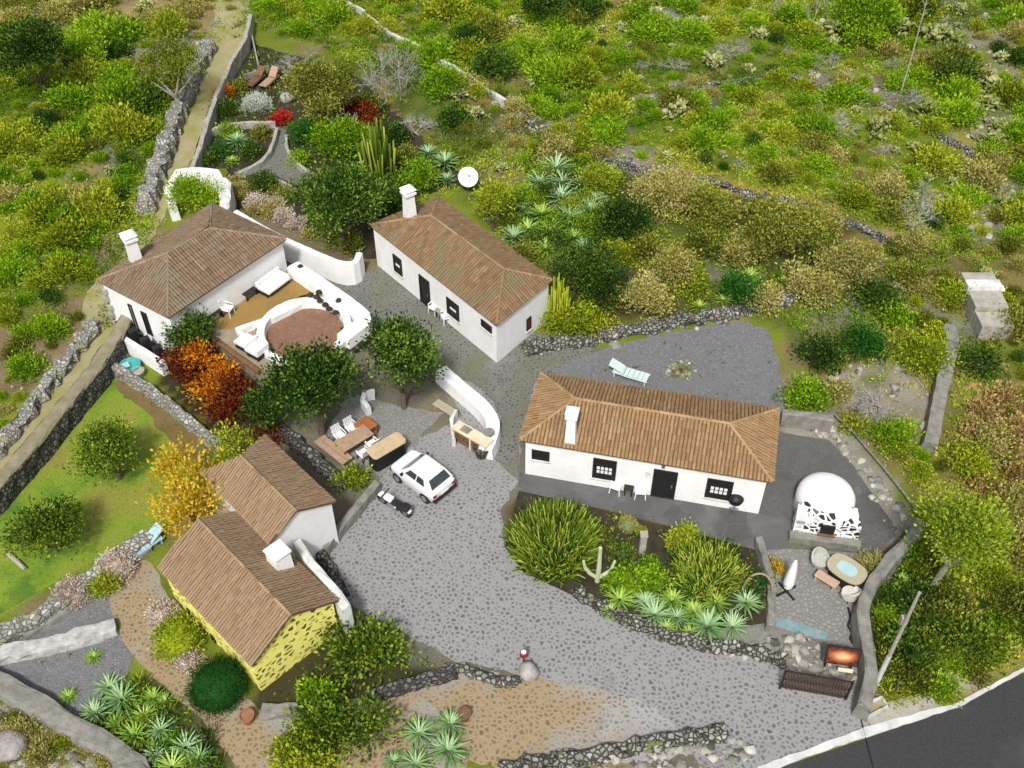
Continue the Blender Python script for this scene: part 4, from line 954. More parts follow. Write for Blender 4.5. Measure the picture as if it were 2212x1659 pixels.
MB().box((.02, -1.87, .47), (.75, .2, .08)).build('hearth', BROWN_WOOD, t, local=True)
MB().box((0, -2.02, .12), (3.1, .4, .5)).build('step', CONCRETE, t, local=True)

# ------------------------------------------------------------ dining patio on the right
t = thing('parasol', 'closed white parasol on a black crossed base', 'parasol', place(1698, 1278))
for a in (.5, .5 + math.pi / 2): MB().box((0, 0, .04), (1.05, .09, .06), a).build('base', BLACK, t, local=True)
MB().tube([(0, 0, 0), (0, 0, 2.35)], .03, 8).build('pole', CHROME, t, local=True)
mb = MB(); mb.lathe([(.20, .42), (.24, .7), (.21, 1.2), (.15, 1.8), (.07, 2.25), (.02, 2.32)], 12); mb.build('canopy', WHITE, t, local=True)
cg = 'rattan chairs on the dining patio'
at_ = heading((1765, 1235), (1850, 1250))
t = thing('glass_table', 'oval rattan table with a pale blue glass top', 'table', place(1822, 1250), -.75)
mb = MB(); ov = [(.85 * abs(math.cos(a)) ** .7 * (1 if math.cos(a) > 0 else -1), .6 * abs(math.sin(a)) ** .7 * (1 if math.sin(a) > 0 else -1)) for a in np.linspace(0, 2 * math.pi, 25)[:-1]]
mb.prism(ov, .68, .74); mb.build('tabletop', RATTAN, t, local=True); MB().prism([(x * .52, y * .52) for x, y in ov], .742, .752).build('glass_top', m_plain('blue_glass', (.36, .52, .55), (.45, .58, .6), 2, .15), t, local=True)
MB().prism([(x * .8, y * .8) for x, y in ov], 0, .675).build('base', DARK_WOOD, t, local=True)
def tub_chair(label, loc, rz, mat):
    t = thing('tub_chair', label, 'chair', loc, rz, cg)
    MB().lathe([(.30, .12), (.36, .36), (.36, .42), (.02, .43)], 14).build('seat', mat, t, local=True)
    mb = MB(); n = 11; vs = []
    for k in range(n):
        a = math.pi * (-.12 + 1.24 * k / (n - 1)); hgt = .5 + .34 * math.sin(max(0, min(math.pi, a)))
        for r, z in ((.33, .36), (.36, hgt), (.43, hgt), (.40, .3)): vs.append((r * math.cos(a), r * math.sin(a), z))
    fs = [(i * 4 + j, i * 4 + (j + 1) % 4, (i + 1) * 4 + (j + 1) % 4, (i + 1) * 4 + j) for i in range(n - 1) for j in range(4)] + [(3, 2, 1, 0), ((n - 1) * 4, (n - 1) * 4 + 1, (n - 1) * 4 + 2, (n - 1) * 4 + 3)]
    mb.add(vs, fs).build('backrest', mat, t, local=True)
    for k in range(4):
        a = .78 + k * math.pi / 2; MB().bar((.26 * math.cos(a), .26 * math.sin(a), .16), (.28 * math.cos(a), .28 * math.sin(a), 0), .05).build('leg', DARK_WOOD, t, local=True)
    return t
tub_chair('pale grey rattan chair below the oven front', place(1768, 1222), .35, m_plain('grey_rattan', (.5, .5, .46), (.36, .36, .3), 18, .8, .4))
tub_chair('white cushioned rattan chair nearest the curved wall', place(1832, 1292), 3.6, m_plain('white_rattan', (.66, .64, .58), (.5, .48, .42), 12, .8, .3))
t = thing('rattan_bench', 'pinkish rattan bench in front of the oval table', 'bench', place(1782, 1262), -.72)
MB().box((0, 0, .40), (1.05, .42, .12)).build('seat', m_plain('pink_rattan', (.52, .37, .27), (.42, .29, .2), 14, .8, .4), t, local=True, bevel=.04)
for x in (-.42, .42): MB().box((x, 0, .17), (.1, .38, .34)).build('leg', RATTAN, t, local=True)
t = thing('garden_hose', 'dark hose hanging down by the dining patio wall', 'hose', place(1836, 1320)); hp = [G(*q, .06) for q in ((1832, 1312), (1838, 1335), (1830, 1352), (1842, 1368), (1834, 1380), (1850, 1398), (1848, 1388))]
MB().tube(smooth_poly([Vector(q) for q in hp], False, 2), .045, 6).build('hose', BLACK, t)
tag(MB().prism(poly_at([(1678, 1338), (1700, 1336), (1790, 1368), (1784, 1382), (1735, 1372), (1676, 1352)], .03), .0, .03).build('floor_mat', m_plain('faded_blue_mat', (.11, .25, .27), (.26, .31, .32), 2.2, .9)), 'faded turquoise mat on the lower edge of the dining patio', 'mat')
# sliding gate
ga, gb = V(1682, 1487), V(1828, 1512)
gl = (gb - ga).length
t = thing('sliding_gate', 'dark brown slatted sliding gate beside the cobbled drive', 'gate', ((ga.x + gb.x) / 2, (ga.y + gb.y) / 2, 0), math.atan2(gb.y - ga.y, gb.x - ga.x))
mb = MB()
for z in (.14, .72, 1.3): mb.box((0, .03, z), (gl, .05, .09))
for x in (-gl / 2 + .04, gl / 2 - .04): mb.box((x, 0, .72), (.08, .09, 1.35))
mb.build('gate_frame', DARK_WOOD, t, local=True); mb = MB()
for k in range(20): mb.box((-gl / 2 + .12 + (k + .5) * (gl - .24) / 20, -.02, .74), (.085, .025, 1.22), tint=random.random())
mb.build('slats', m_plain('gate_slats', (.085, .055, .04), (.045, .03, .022), 9, .6), t, local=True)
for x in (-gl / 2 + .3, gl / 2 - .3): MB().tube([(x, -.03, .05), (x, .03, .05)], .05, 10).build('roller', CHROME, t, local=True)
# picture sign
t = thing('sign_board', 'framed orange sunset picture sign above the slatted gate', 'sign', place(1808, 1446), -.17)
pm, n_, l_, b_ = newmat('sunset_print'); tc = n_.new('ShaderNodeTexCoord'); gr = n_.new('ShaderNodeTexGradient'); gr.gradient_type = 'SPHERICAL'
mp = n_.new('ShaderNodeMapping'); mp.inputs['Scale'].default_value = (1.7, 1, 3.0); l_.new(tc.outputs['Object'], mp.inputs[0]); l_.new(mp.outputs[0], gr.inputs[0])
nz = noise(n_, l_, 5, 3); mm = n_.new('ShaderNodeMath'); mm.operation = 'MULTIPLY_ADD'; l_.new(nz.outputs['Fac'], mm.inputs[0]); mm.inputs[1].default_value = .5; l_.new(gr.outputs['Fac'], mm.inputs[2])
r_ = ramp(n_, [(.2, (.06, .02, .012)), (.45, (.34, .09, .035)), (.75, (.55, .24, .10)), (1, (.72, .48, .24))]); l_.new(mm.outputs[0], r_.inputs[0]); l_.new(r_.outputs[0], b_.inputs['Base Color']); b_.inputs['Roughness'].default_value = .4
X = Vector((1, 0, 0)); S = Vector((0, .35, 1)).normalized(); N = X.cross(S)
fr_ = MB().obox(Vector((0, 0, 1.05)), (X, S, N), (.66, .44, .03)).build('sign_frame', DARK_WOOD, t, local=True)
o = MB().obox(Vector((0, 0, 0)), (X, S, N), (.60, .38, .012)).build('sign_panel', pm, t, local=True); o.location = Vector((0, 0, 1.05)) + N * .03
for x in (-.5, .5): MB().box((x, .06, .4), (.07, .07, .8)).build('post', DARK_WOOD, t, local=True)
MB().obox(Vector((.22, -.28, .48)), (X, S, N), (.3, .09, .015)).build('name_plate', m_plain('cream_board', (.74, .68, .5), (.66, .6, .44), 4), t, local=True)
# planter square by the road
qs = [(1862, 1522), (1905, 1504), (1918, 1524), (1876, 1545)]
pts = [Vector((*G(*q, .18)[:2], 0)) for q in qs]
t = thing('roadside_planter', 'small square white edged planter at the road corner', 'planter', (pts[0].x, pts[0].y, 0))
pts2 = [p_ for i in range(4) for p_ in (pts[i], pts[i].lerp(pts[(i + 1) % 4], .5))]
wall_geo(pts2, .12, .18, jit=.012, closed=True).build('edging', KERB, t)
MB().prism([(p_.x, p_.y) for p_ in pts], 0, .06).build('soil', DIRT, t)
# utility pole and thin black strand
pb_ = G(1890, 1482)
t = thing('utility_pole', 'tall pale concrete utility pole at the corner of the drive', 'utility pole', pb_)
MB().tube([(0, 0, -.2), (0, 0, 2.3)], [.11, .095], 10).build('sleeve', KERB, t, local=True)
MB().tube([(0, 0, 2.3), (0, 0, 6.6)], [.085, .06], 10).build('pole', PALE_BARK, t, local=True)
MB().box((0, .14, 4.6), (.26, .2, .4)).build('junction_box', CONCRETE_PALE, t, local=True)
tag(MB().tube([(pb_[0] - .9 + 0 * k, pb_[1] - 1.2 - .9 * k, .03 + .0 * k) for k in range(8)], .025, 5).build('strand', BLACK), 'thin black cable lying across the kerb and the road', 'strand')  # thin black tube lying on the road surface
# red flower pot on a boulder at the forecourt
t = thing('boulder', 'pale rounded boulder at the corner of the forecourt', 'boulder', place(1141, 1456)); 
def rock_geo(r, seed, sq=.7, n=2):
    import bmesh
    bm = bmesh.new(); bmesh.ops.create_icosphere(bm, subdivisions=n, radius=1); rn = random.Random(seed); a = [rn.uniform(0, 50) for _ in range(3)]
    vs = []
    for v in bm.verts:
        k = 1 + .55 * (fbm(np.array([v.co.x * 1.1 + a[0]]), np.array([v.co.y * 1.1 + v.co.z * 1.7 + a[1]]))[0] - .5)
        vs.append((v.co.x * r * k, v.co.y * r * k * .92, v.co.z * r * k * sq + r * sq * .6))
    fs = [tuple(v.index for v in f.verts) for f in bm.faces]; bm.free(); return vs, fs
MB().add(*rock_geo(.46, 4)).build('stone', ROCK, t, local=True, smooth=True)
t = thing('red_lantern', 'small red lantern on a post behind the pale boulder', 'lantern', place(1131, 1436))
MB().tube([(0, 0, 0), (0, 0, .7)], .03, 6).build('post', BLACK, t, local=True); MB().lathe([(.05, .68), (.17, .76), (.15, .98), (.04, 1.06)], 12).build('lamp_shade', m_plain('red_enamel', (.3, .02, .02), (.2, .015, .015), 4, .4), t, local=True)
MB().lathe([(.12, 1.0), (.05, 1.1), (.01, 1.14)], 12).build('cap', WHITE, t, local=True)
# satellite dish
dp = GH(1012, 412)
t = thing('satellite_dish', 'round white satellite dish among the shrubs behind the narrow house', 'satellite dish', dp, .2)
MB().tube([(0, .1, -.2), (0, .1, 1.0)], .05, 8).build('post', CHROME, t, local=True)
mb = MB(); Nn = Vector((0, -.75, .66)).normalized(); X = Vector((1, 0, 0)); Y = Nn.cross(X); vs = []; n = 24
for r, d in ((.02, 0), (.3, .03), (.55, .1), (.6, .13), (.58, .10), (.3, 0.0), (.02, -.03)):
    for k in range(n): a = 2 * math.pi * k / n; vs.append(Vector((0, 0, 1.0)) + (X * math.cos(a) + Y * math.sin(a)) * r * 1.05 + Nn * d)
fs = [(i * n + k, i * n + (k + 1) % n, (i + 1) * n + (k + 1) % n, (i + 1) * n + k) for i in range(6) for k in range(n)]
mb.add(vs, fs).build('reflector', WHITE, t, local=True, smooth=True)
MB().bar((0, -.05, .55), Vector((0, 0, 1.0)) + Nn * .6, .03).box(Vector((0, 0, 1.0)) + Nn * .62, (.09, .09, .09)).build('arm', CHROME, t, local=True)
# white water tank on the right
ta, tb = GH(2118, 735), GH(2122, 625)
t = thing('water_tank', 'stepped white concrete water tank at the head of the channel', 'water tank', ((ta[0] + tb[0]) / 2, (ta[1] + tb[1]) / 2, H(ta[0], ta[1])), 0)
Lt = tb[1] - ta[1]
MB().box((0, -Lt * .36, .35), (1.7, Lt * .30, 1.3)).build('lower_basin', CONCRETE_PALE, t, local=True)
MB().box((0, -Lt * .02, .5), (1.75, Lt * .34, 1.5)).build('middle_basin', CONCRETE_PALE, t, local=True)
MB().box((0, Lt * .24, .62), (1.85, Lt * .16, 1.75)).build('white_lid', PLASTER_OLD, t, local=True)
MB().box((0, Lt * .42, .58), (1.75, Lt * .18, 1.6)).build('upper_basin', CONCRETE_PALE, t, local=True)
MB().box((1.0, Lt * .22, 1.2), (.3, .4, .12)).build('spout', PLASTER, t, local=True)
# pillar and arch in the front bed
t = thing('stone_pillar', 'pale square stone pillar in the front planting bed', 'pillar', place(1386, 1192)); MB().box((0, 0, .6), (.3, .3, 1.3), taper=.9).build('shaft', CONCRETE_PALE, t, local=True); MB().box((0, 0, 1.28), (.34, .34, .08)).build('cap', CONCRETE_PALE, t, local=True)
pa_, pb2 = V(1603, 1278), V(1664, 1292)
t = thing('garden_arch', 'pale curved wooden arch above the agaves by the patio', 'arch', pa_); ar = [pa_.lerp(pb2, .5 - .5 * math.cos(a)) + Vector((0, 0, 1.55 * math.sin(a) ** .8)) for a in np.linspace(0, math.pi, 15)]
MB().tube(ar, .045, 7).build('hoop', PALE_WOOD, t)
t = thing('log', 'pale weathered log lying on the lawn by the dark green tree', 'log', place(35, 1210)); MB().tube([G(17, 1195, .12), G(36, 1212, .12), G(54, 1229, .12)], [.1, .11, .09], 8).build('trunk', PALE_BARK, t)
# turquoise tub
t = thing('water_tub', 'turquoise plastic tub with a pale lid under the patio house', 'tub', place(284, 800), .3)
MB().lathe([(.42, 0), (.52, .4), (.56, .42), (.5, .42), (.45, .3)], 20).build('tub', TEAL, t, local=True); MB().box((-.25, -.05, .45), (.5, .4, .04), .3).build('lid', SKYBLUE, t, local=True)
# boulders
for (x, y, r, lb) in ((525, 222, .0, ''), (150, 1462, .3, 'small grey boulder'), (25, 1615, .7, 'large pale boulder in the bottom left corner'), (620, 218, .55, 'flat cream coloured boulder beside the white flower bed'), (448, 265, .3, 'small white round boulder by the upper garden wall')):
    if not r or lb == 'small grey boulder': continue
    tag(MB().add(*rock_geo(r, int(x))).build('boulder', ROCK, smooth=True, local=True, loc=place(x, y)), lb, 'boulder')

# ------------------------------------------------------------ car and motorcycle
na, ra_ = V(866, 991, .6), V(960, 1060, .6)
cl = (na + ra_) / 2; t = thing('parked_car', 'white hatchback car parked on the cobbles beside the motorcycle', 'car', (cl.x, cl.y, 0.014), math.atan2(na.y - ra_.y, na.x - ra_.x))
KL = (na - ra_).length / 3.72
sec = [(-1.86, .66, .45, .78), (-1.78, .76, .32, .86), (-1.2, .80, .24, .90), (-.3, .81, .22, .92), (.6, .81, .22, .92), (.98, .80, .23, .90), (1.45, .77, .26, .83), (1.74, .73, .32, .76), (1.86, .64, .44, .68)]
vs = []; fs = []
for x, w_, zb, zt in sec:
    zm = zb + (zt - zb) * .55
    for y, z in ((-w_ * .92, zb), (-w_, zm), (-w_ * .97, zt - .06), (-w_ * .88, zt), (w_ * .88, zt), (w_ * .97, zt - .06), (w_, zm), (w_ * .92, zb)): vs.append((x * KL, y, z))
for i in range(len(sec) - 1):
    for k in range(8): a = i * 8 + k; b = i * 8 + (k + 1) % 8; fs.append((a, a + 8, b + 8, b))
fs += [tuple(range(8)), tuple(range(len(vs) - 1, len(vs) - 9, -1))]
MB().add(vs, fs).build('body', CAR_WHITE, t, local=True, bevel=.015)
gb_ = [(-1.70, -.73, .90), (.98, -.73, .90), (.98, .73, .90), (-1.70, .73, .90)]; gt_ = [(-1.22, -.57, 1.36), (.32, -.57, 1.38), (.32, .57, 1.38), (-1.22, .57, 1.36)]
K = lambda p: Vector((p[0] * KL, p[1], p[2])); gb_ = [K(p) for p in gb_]; gt_ = [K(p) for p in gt_]
mb = MB(); rf = Vector((0, 0, .045)); 
mb.add(gb_ + gt_ + [p * 1 + rf + Vector((-(p.x + .5) * .08, -p.y * .12, 0)) for p in gt_], [(3, 2, 1, 0), (0, 1, 5, 4), (1, 2, 6, 5), (2, 3, 7, 6), (3, 0, 4, 7), (4, 5, 9, 8), (5, 6, 10, 9), (6, 7, 11, 10), (7, 4, 8, 11), (8, 9, 10, 11)])
mb.build('cabin', CAR_WHITE, t, local=True, bevel=.02)
def pane(name, a, b, c, d, u0, u1, v0, v1, off=.012):
    f = lambda u, v: a.lerp(b, u).lerp(d.lerp(c, u), v)
    q = [f(u0, v0), f(u1, v0), f(u1, v1), f(u0, v1)]; n = (q[1] - q[0]).cross(q[3] - q[0]).normalized()
    MB().add([p + n * off for p in q] + [p - n * .02 for p in q], [(0, 1, 2, 3), (4, 7, 6, 5), (0, 4, 5, 1), (1, 5, 6, 2), (2, 6, 7, 3), (3, 7, 4, 0)]).build(name, GLASS, t, local=True)
pane('windscreen', gb_[1], gb_[2], gt_[2], gt_[1], .06, .94, .12, .92); pane('rear_window', gb_[3], gb_[0], gt_[0], gt_[3], .08, .92, .14, .92)
for a, b, c, d in ((0, 1, 1, 0), (2, 3, 3, 2)):
    u = ((.20, .48), (.52, .86)) if a == 0 else ((.14, .48), (.52, .80))
    for u0, u1 in u: pane('side_window', gb_[a], gb_[b], gt_[c], gt_[d], u0, u1, .2, .88)
for x in (-1.16, 1.16):
    for y in (-.72, .72):
        ty = MB().tube([(x * KL, y - .09, .29), (x * KL, y + .09, .29)], .29, 18).build('wheel', RUBBER, t, local=True)
        yo = y + (.095 if y > 0 else -.095); MB().tube([(x * KL, yo - .01, .29), (x * KL, yo + .01, .29)], .17, 14).build('rim', CHROME, ty, local=True)
MB().box((-1.86 * KL, 0, .42), (.14, 1.46, .16)).build('rear_bumper', BLACK, t, local=True, bevel=.02); MB().box((1.86 * KL, 0, .40), (.14, 1.36, .15)).build('front_bumper', BLACK, t, local=True, bevel=.02)
for y in (-.6, .6):
    MB().box((-1.85 * KL, y, .68), (.05, .2, .16)).build('tail_light', m_plain('red_lens', (.35, .02, .02)), t, local=True); MB().box((1.84 * KL, y * .88, .58), (.05, .2, .13)).build('headlight', CHROME, t, local=True)
MB().box((-1.90 * KL, 0, .58), (.02, .5, .11)).build('number_plate', PLASTER, t, local=True)
for y in (-.84, .84): MB().box((.62 * KL, y, .96), (.1, .14, .1)).build('mirror', BLACK, t, local=True)
na, ra_ = V(822, 1073, .3), V(884, 1110, .3); cl = (na + ra_) / 2
t = thing('motorcycle', 'black and white motorcycle parked on the cobbles left of the car', 'motorcycle', (cl.x, cl.y, 0.014), math.atan2(na.y - ra_.y, na.x - ra_.x)); t.rotation_euler[0] = R(-10)
for x in (-.66, .68):
    ty = MB().tube([(x, -.065, .3), (x, .065, .3)], .3, 18).build('wheel', RUBBER, t, local=True); MB().tube([(x, -.072, .3), (x, .072, .3)], .16, 12).build('rim', CHROME, ty, local=True)
MB().bar((-.62, 0, .32), (-.05, 0, .42), .16, .14).bar((-.05, 0, .4), (.4, 0, .85), .12).bar((-.6, 0, .6), (.3, 0, .72), .14).build('frame', BLACK, t, local=True)
MB().box((.0, 0, .40), (.5, .34, .34)).build('engine', CHROME, t, local=True, bevel=.04)
MB().box((-.38, 0, .80), (.85, .32, .14)).build('seat', BLACK, t, local=True, bevel=.05); MB().box((.17, 0, .86), (.46, .34, .22)).build('fuel_tank', CAR_WHITE, t, local=True, bevel=.07)
for y in (-.09, .09): MB().bar((.68, y, .3), (.45, y, .98), .05).build('fork', CHROME, t, local=True)
MB().bar((.40, -.36, 1.02), (.40, .36, 1.02), .04).build('handlebar', BLACK, t, local=True); MB().lathe([(.04, -.09), (.11, 0), (.1, .06)], 12, (.56, 0, .88)).build('headlight', WHITE, t, local=True)
MB().box((.64, 0, .63), (.42, .15, .05)).build('front_mudguard', WHITE, t, local=True, bevel=.02); MB().box((-.86, 0, .66), (.4, .2, .07)).build('tail', WHITE, t, local=True, bevel=.02)
MB().box((-.85, 0, .95), (.34, .36, .26)).build('top_box', BLACK, t, local=True, bevel=.04); MB().tube([(.1, -.18, .25), (-.3, -.2, .24), (-.85, -.22, .34)], [.035, .05, .06], 8).build('exhaust', CHROME, t, local=True)

# ------------------------------------------------------------ plants
def nrm(a): return a / (np.linalg.norm(a, axis=1, keepdims=True) + 1e-9)
def leaves(rng, C, D, size, asp=.5, fold=.12):
    """rhombic leaves at C pointing along D"""
    N = len(C); a = nrm(D); r = nrm(rng.normal(size=(N, 3))); s = nrm(np.cross(a, r)); n = np.cross(s, a)
    L = (np.asarray(size) * np.ones(N))[:, None]
    v = np.stack([C, C + a * L * .5 + s * L * asp * .5 + n * L * fold, C + a * L, C + a * L * .5 - s * L * asp * .5 + n * L * fold], 1)
    return v.reshape(-1, 3), np.arange(4 * N).reshape(N, 4)
def crown(rng, rx, ry, rz, clumps, per, leaf, cr, asp=.6, lump=.5, up=.5, fill=.35, low=-.35, tvar=.28, lobes=8):
    if lobes:
        ld = nrm(rng.normal(size=(lobes * 4, 3))); ld = ld[ld[:, 2] > low * .6][:lobes]; lobes = len(ld)
        lr = rng.uniform(.32, .56, lobes); lc = ld * (1 - lr)[:, None] * rng.uniform(.75, 1.05, (lobes, 1)); lc = np.vstack([lc, [[0, 0, .1]]]); lr = np.append(lr, .55)
        w_ = lr ** 2; which = rng.choice(len(lr), size=clumps, p=w_ / w_.sum()); lt = rng.normal(0, .13, len(lr))
    d = nrm(rng.normal(size=(clumps * 3, 3))); d = d[d[:, 2] > low][:clumps]; k = len(d)
    o = rng.random(2) * 40
    lump_f = 1 - lump / 2 + lump * fbm(d[:, 0] * 1.6 + o[0] + d[:, 2], d[:, 1] * 1.6 + o[1])
    rad = np.where(rng.random(k) < fill, rng.uniform(.3, .8, k), rng.uniform(.8, 1.0, k)) * lump_f
    if lobes: which = which[:k]; c = (lc[which] + d * (lr[which] * rad)[:, None]) * np.array([rx, ry, rz])
    else: c = d * rad[:, None] * np.array([rx, ry, rz])
    off = rng.normal(size=(k, per, 3)) * cr * .5
    C = (c[:, None, :] + off).reshape(-1, 3)
    D = np.repeat(d, per, 0) * .7 + nrm(off.reshape(-1, 3)) * .8 + rng.normal(size=(k * per, 3)) * .35 + np.array([0, 0, up])
    t = np.clip(np.repeat(rng.normal(.5, tvar, k) + (lt[which] if lobes else 0), per) + rng.normal(0, .13, k * per), 0, 1)
    v, f = leaves(rng, C, D, leaf * rng.uniform(.6, 1.35, k * per), asp)
    return v, f, t
def stalks(rng, R_, h, n, rad, lean=.35, tintv=.2, tip=.6, bend=.2, up=(0.55, 1.0), inner=0.):
    """upright fleshy stalks, four-sided"""
    a = rng.uniform(0, 2 * np.pi, n); r = np.sqrt(rng.uniform(inner, 1, n)) * R_
    b = np.stack([r * np.cos(a) * .72, r * np.sin(a) * .72, rng.uniform(0, .45, n) * h * (1 - (r / R_) ** 2 * .8)], 1)
    out = np.stack([np.cos(a), np.sin(a), np.zeros(n)], 1) * (r / R_)[:, None]
    L = h * rng.uniform(*up, n) * (1 - .45 * (r / R_) ** 2)
    d = nrm(np.array([0, 0, 1.]) + out * lean * 1.6 + rng.normal(size=(n, 3)) * bend)
    s = nrm(np.cross(d, np.array([.3, .9, .1]))); q = np.cross(d, s); vs = []
    for f, k in ((0, 1.), (.6, .95), (1., tip)):
        for sx, sy in ((1, 0), (0, 1), (-1, 0), (0, -1)):
            vs.append(b + d * (L * f)[:, None] + np.array([0, 0, 1.]) * (L * f * f * .18)[:, None] + (s * sx + q * sy) * rad * k)
    V_ = np.stack(vs, 1); F = []
    for i in range(2):
        for k in range(4): F.append([i * 4 + k, i * 4 + (k + 1) % 4, i * 4 + 4 + (k + 1) % 4, i * 4 + 4 + k])
    F.append([8, 9, 10, 11]); F = np.array(F)
    f = (np.arange(n)[:, None, None] * 12 + F[None]).reshape(-1, 4)
    return V_.reshape(-1, 3), f, np.repeat(np.clip(rng.normal(.5, tintv, n), 0, 1), len(F))
def agave_arr(rng, R_, n=26, wid=.16, rise=.9):
    vs = []; fs = []; ts = []; g = 2.39996
    for i in range(n):
        f = i / n; el = R(8 + 72 * f ** .8 * rise + rng.uniform(-6, 6)); a = i * g + rng.uniform(-.15, .15); L = R_ * (1.05 - .35 * f) * rng.uniform(.85, 1.1)
        o = np.array([math.cos(a), math.sin(a), 0]); s = np.array([-o[1], o[0], 0]); b = len(vs); z0 = .08 * R_ + f * .15 * R_
        for u, wv in ((.05, .5), (.3, .95), (.6, .85), (.85, .45)):
            e2 = el - (u ** 2) * R(14); p = o * (.06 * R_ + L * u * math.cos(e2)) + np.array([0, 0, z0 + L * u * math.sin(e2)])
            w_ = wid * R_ * wv / 2; up = np.array([0, 0, 1]) * w_ * .55
            vs += [p - s * w_ + up, p, p + s * w_ + up]
        tip = o * (.06 * R_ + L * math.cos(el - R(14))) + np.array([0, 0, z0 + L * math.sin(el - R(14))]); vs += [tip, tip, tip]
        t = min(1, max(0, rng.normal(.15 + .75 * f, .16)))
        for k in range(4):
            for j in range(2): q = b + k * 3 + j; fs.append([q, q + 1, q + 4, q + 3]); ts.append(t)
    return np.array(vs), np.array(fs), np.array(ts)
def pads_arr(rng, R_, n, size):
    vs = []; fs = []; ts = []
    stack = [(np.array([rng.normal(0, R_ * .12), rng.normal(0, R_ * .12), 0.]), nrm(np.array([[rng.normal(0, .3), rng.normal(0, .3), 1]]))[0], 0) for _ in range(max(3, n // 6))]
    cnt = 0
    while cnt < n and stack:
        p, d, lv = stack.pop(0); sz = size * rng.uniform(.75, 1.2); r = nrm(rng.normal(size=(1, 3)))[0]; s = np.cross(d, r); s /= np.linalg.norm(s) + 1e-9; q = np.cross(d, s); c = p + d * sz * .5; b = len(vs)
        for y in (-1, 1):
            for k in range(6): a = 2 * np.pi * k / 6; vs.append(c + d * math.cos(a) * sz * .5 + s * math.sin(a) * sz * .36 + q * y * sz * .05)
        t = min(1, max(0, rng.normal(.55, .25))); fs += [[b, b + 1, b + 2, b + 3], [b, b + 3, b + 4, b + 5], [b + 6, b + 9, b + 8, b + 7], [b + 6, b + 11, b + 10, b + 9]]
        fs += [[b + k, b + 6 + k, b + 6 + (k + 1) % 6, b + (k + 1) % 6] for k in range(6)]; ts += [t] * 10; cnt += 1
        if lv < 4:
            for _ in range(2): stack.append((c + d * sz * .42, nrm((d + rng.normal(size=3) * .75 + np.array([0, 0, .15]))[None])[0], lv + 1))
    return np.array(vs), np.array(fs), np.array(ts)
def twigs_arr(rng, R_, h, n, rad=.02, depth=4, spread=.8):
    P = []; 
    def grow(p, d, L, r, lv):
        e = p + d * L; P.append((p, e, r, r * .6))
        if lv < depth:
            for _ in range(3 if lv else 4): grow(p + d * L * rng.uniform(.5, 1), nrm((d + rng.normal(size=3) * .55 + np.array([0, 0, .1]))[None])[0], L * rng.uniform(.5, .8), r * .62, lv + 1)
    for _ in range(n):
        a = rng.uniform(0, 2 * np.pi); grow(np.array([rng.normal(0, R_ * .12), rng.normal(0, R_ * .12), 0]), nrm(np.array([[math.cos(a) * spread, math.sin(a) * spread, rng.uniform(.5, 1.2)]]))[0], h * .45 * rng.uniform(.7, 1.1), rad, 0)
    A = np.array([p[0] for p in P]); B = np.array([p[1] for p in P]); r0 = np.array([p[2] for p in P])[:, None]; r1 = np.array([p[3] for p in P])[:, None]
    k = R_ / max(1e-3, np.percentile(np.hypot(B[:, 0], B[:, 1]), 92)); kz = h / max(1e-3, np.percentile(B[:, 2], 97)); sc = np.array([k, k, kz]); A = A * sc; B = B * sc
    d = nrm(B - A); s = nrm(np.cross(d, np.array([.31, .2, .93]))); q = np.cross(d, s); vs = []
    for c, r in ((A, r0), (B, r1)):
        for j in range(3): an = 2 * np.pi * j / 3; vs.append(c + (s * math.cos(an) + q * math.sin(an)) * r)
    V_ = np.stack(vs, 1); N = len(A); F = np.array([[0, 1, 4, 3], [1, 2, 5, 4], [2, 0, 3, 5]])
    f = (np.arange(N)[:, None, None] * 6 + F[None]).reshape(-1, 4); return V_.reshape(-1, 3), f, np.repeat(np.clip(rng.normal(.5, .25, N), 0, 1), 3)
def trunk_geo(h, r, rng, limbs=5, spread=1.):
    mb = MB(); l = rng.normal(0, .1, 2); mb.tube([(0, 0, -.2), (l[0] * h * .5, l[1] * h * .5, h * .5), (l[0] * h, l[1] * h, h)], [r * 1.25, r, r * .75], 8)
    for k in range(limbs):
        a = 2 * math.pi * k / limbs + rng.uniform(-.4, .4); e = spread * rng.uniform(.6, 1)
        mb.tube([(l[0] * h, l[1] * h, h * .9), (l[0] * h + math.cos(a) * e * .5, l[1] * h + math.sin(a) * e * .5, h + .45 * e), (l[0] * h + math.cos(a) * e, l[1] * h + math.sin(a) * e, h + 1.05 * e)], [r * .6, r * .4, r * .15], 6)
    return mb
SEED = [100]
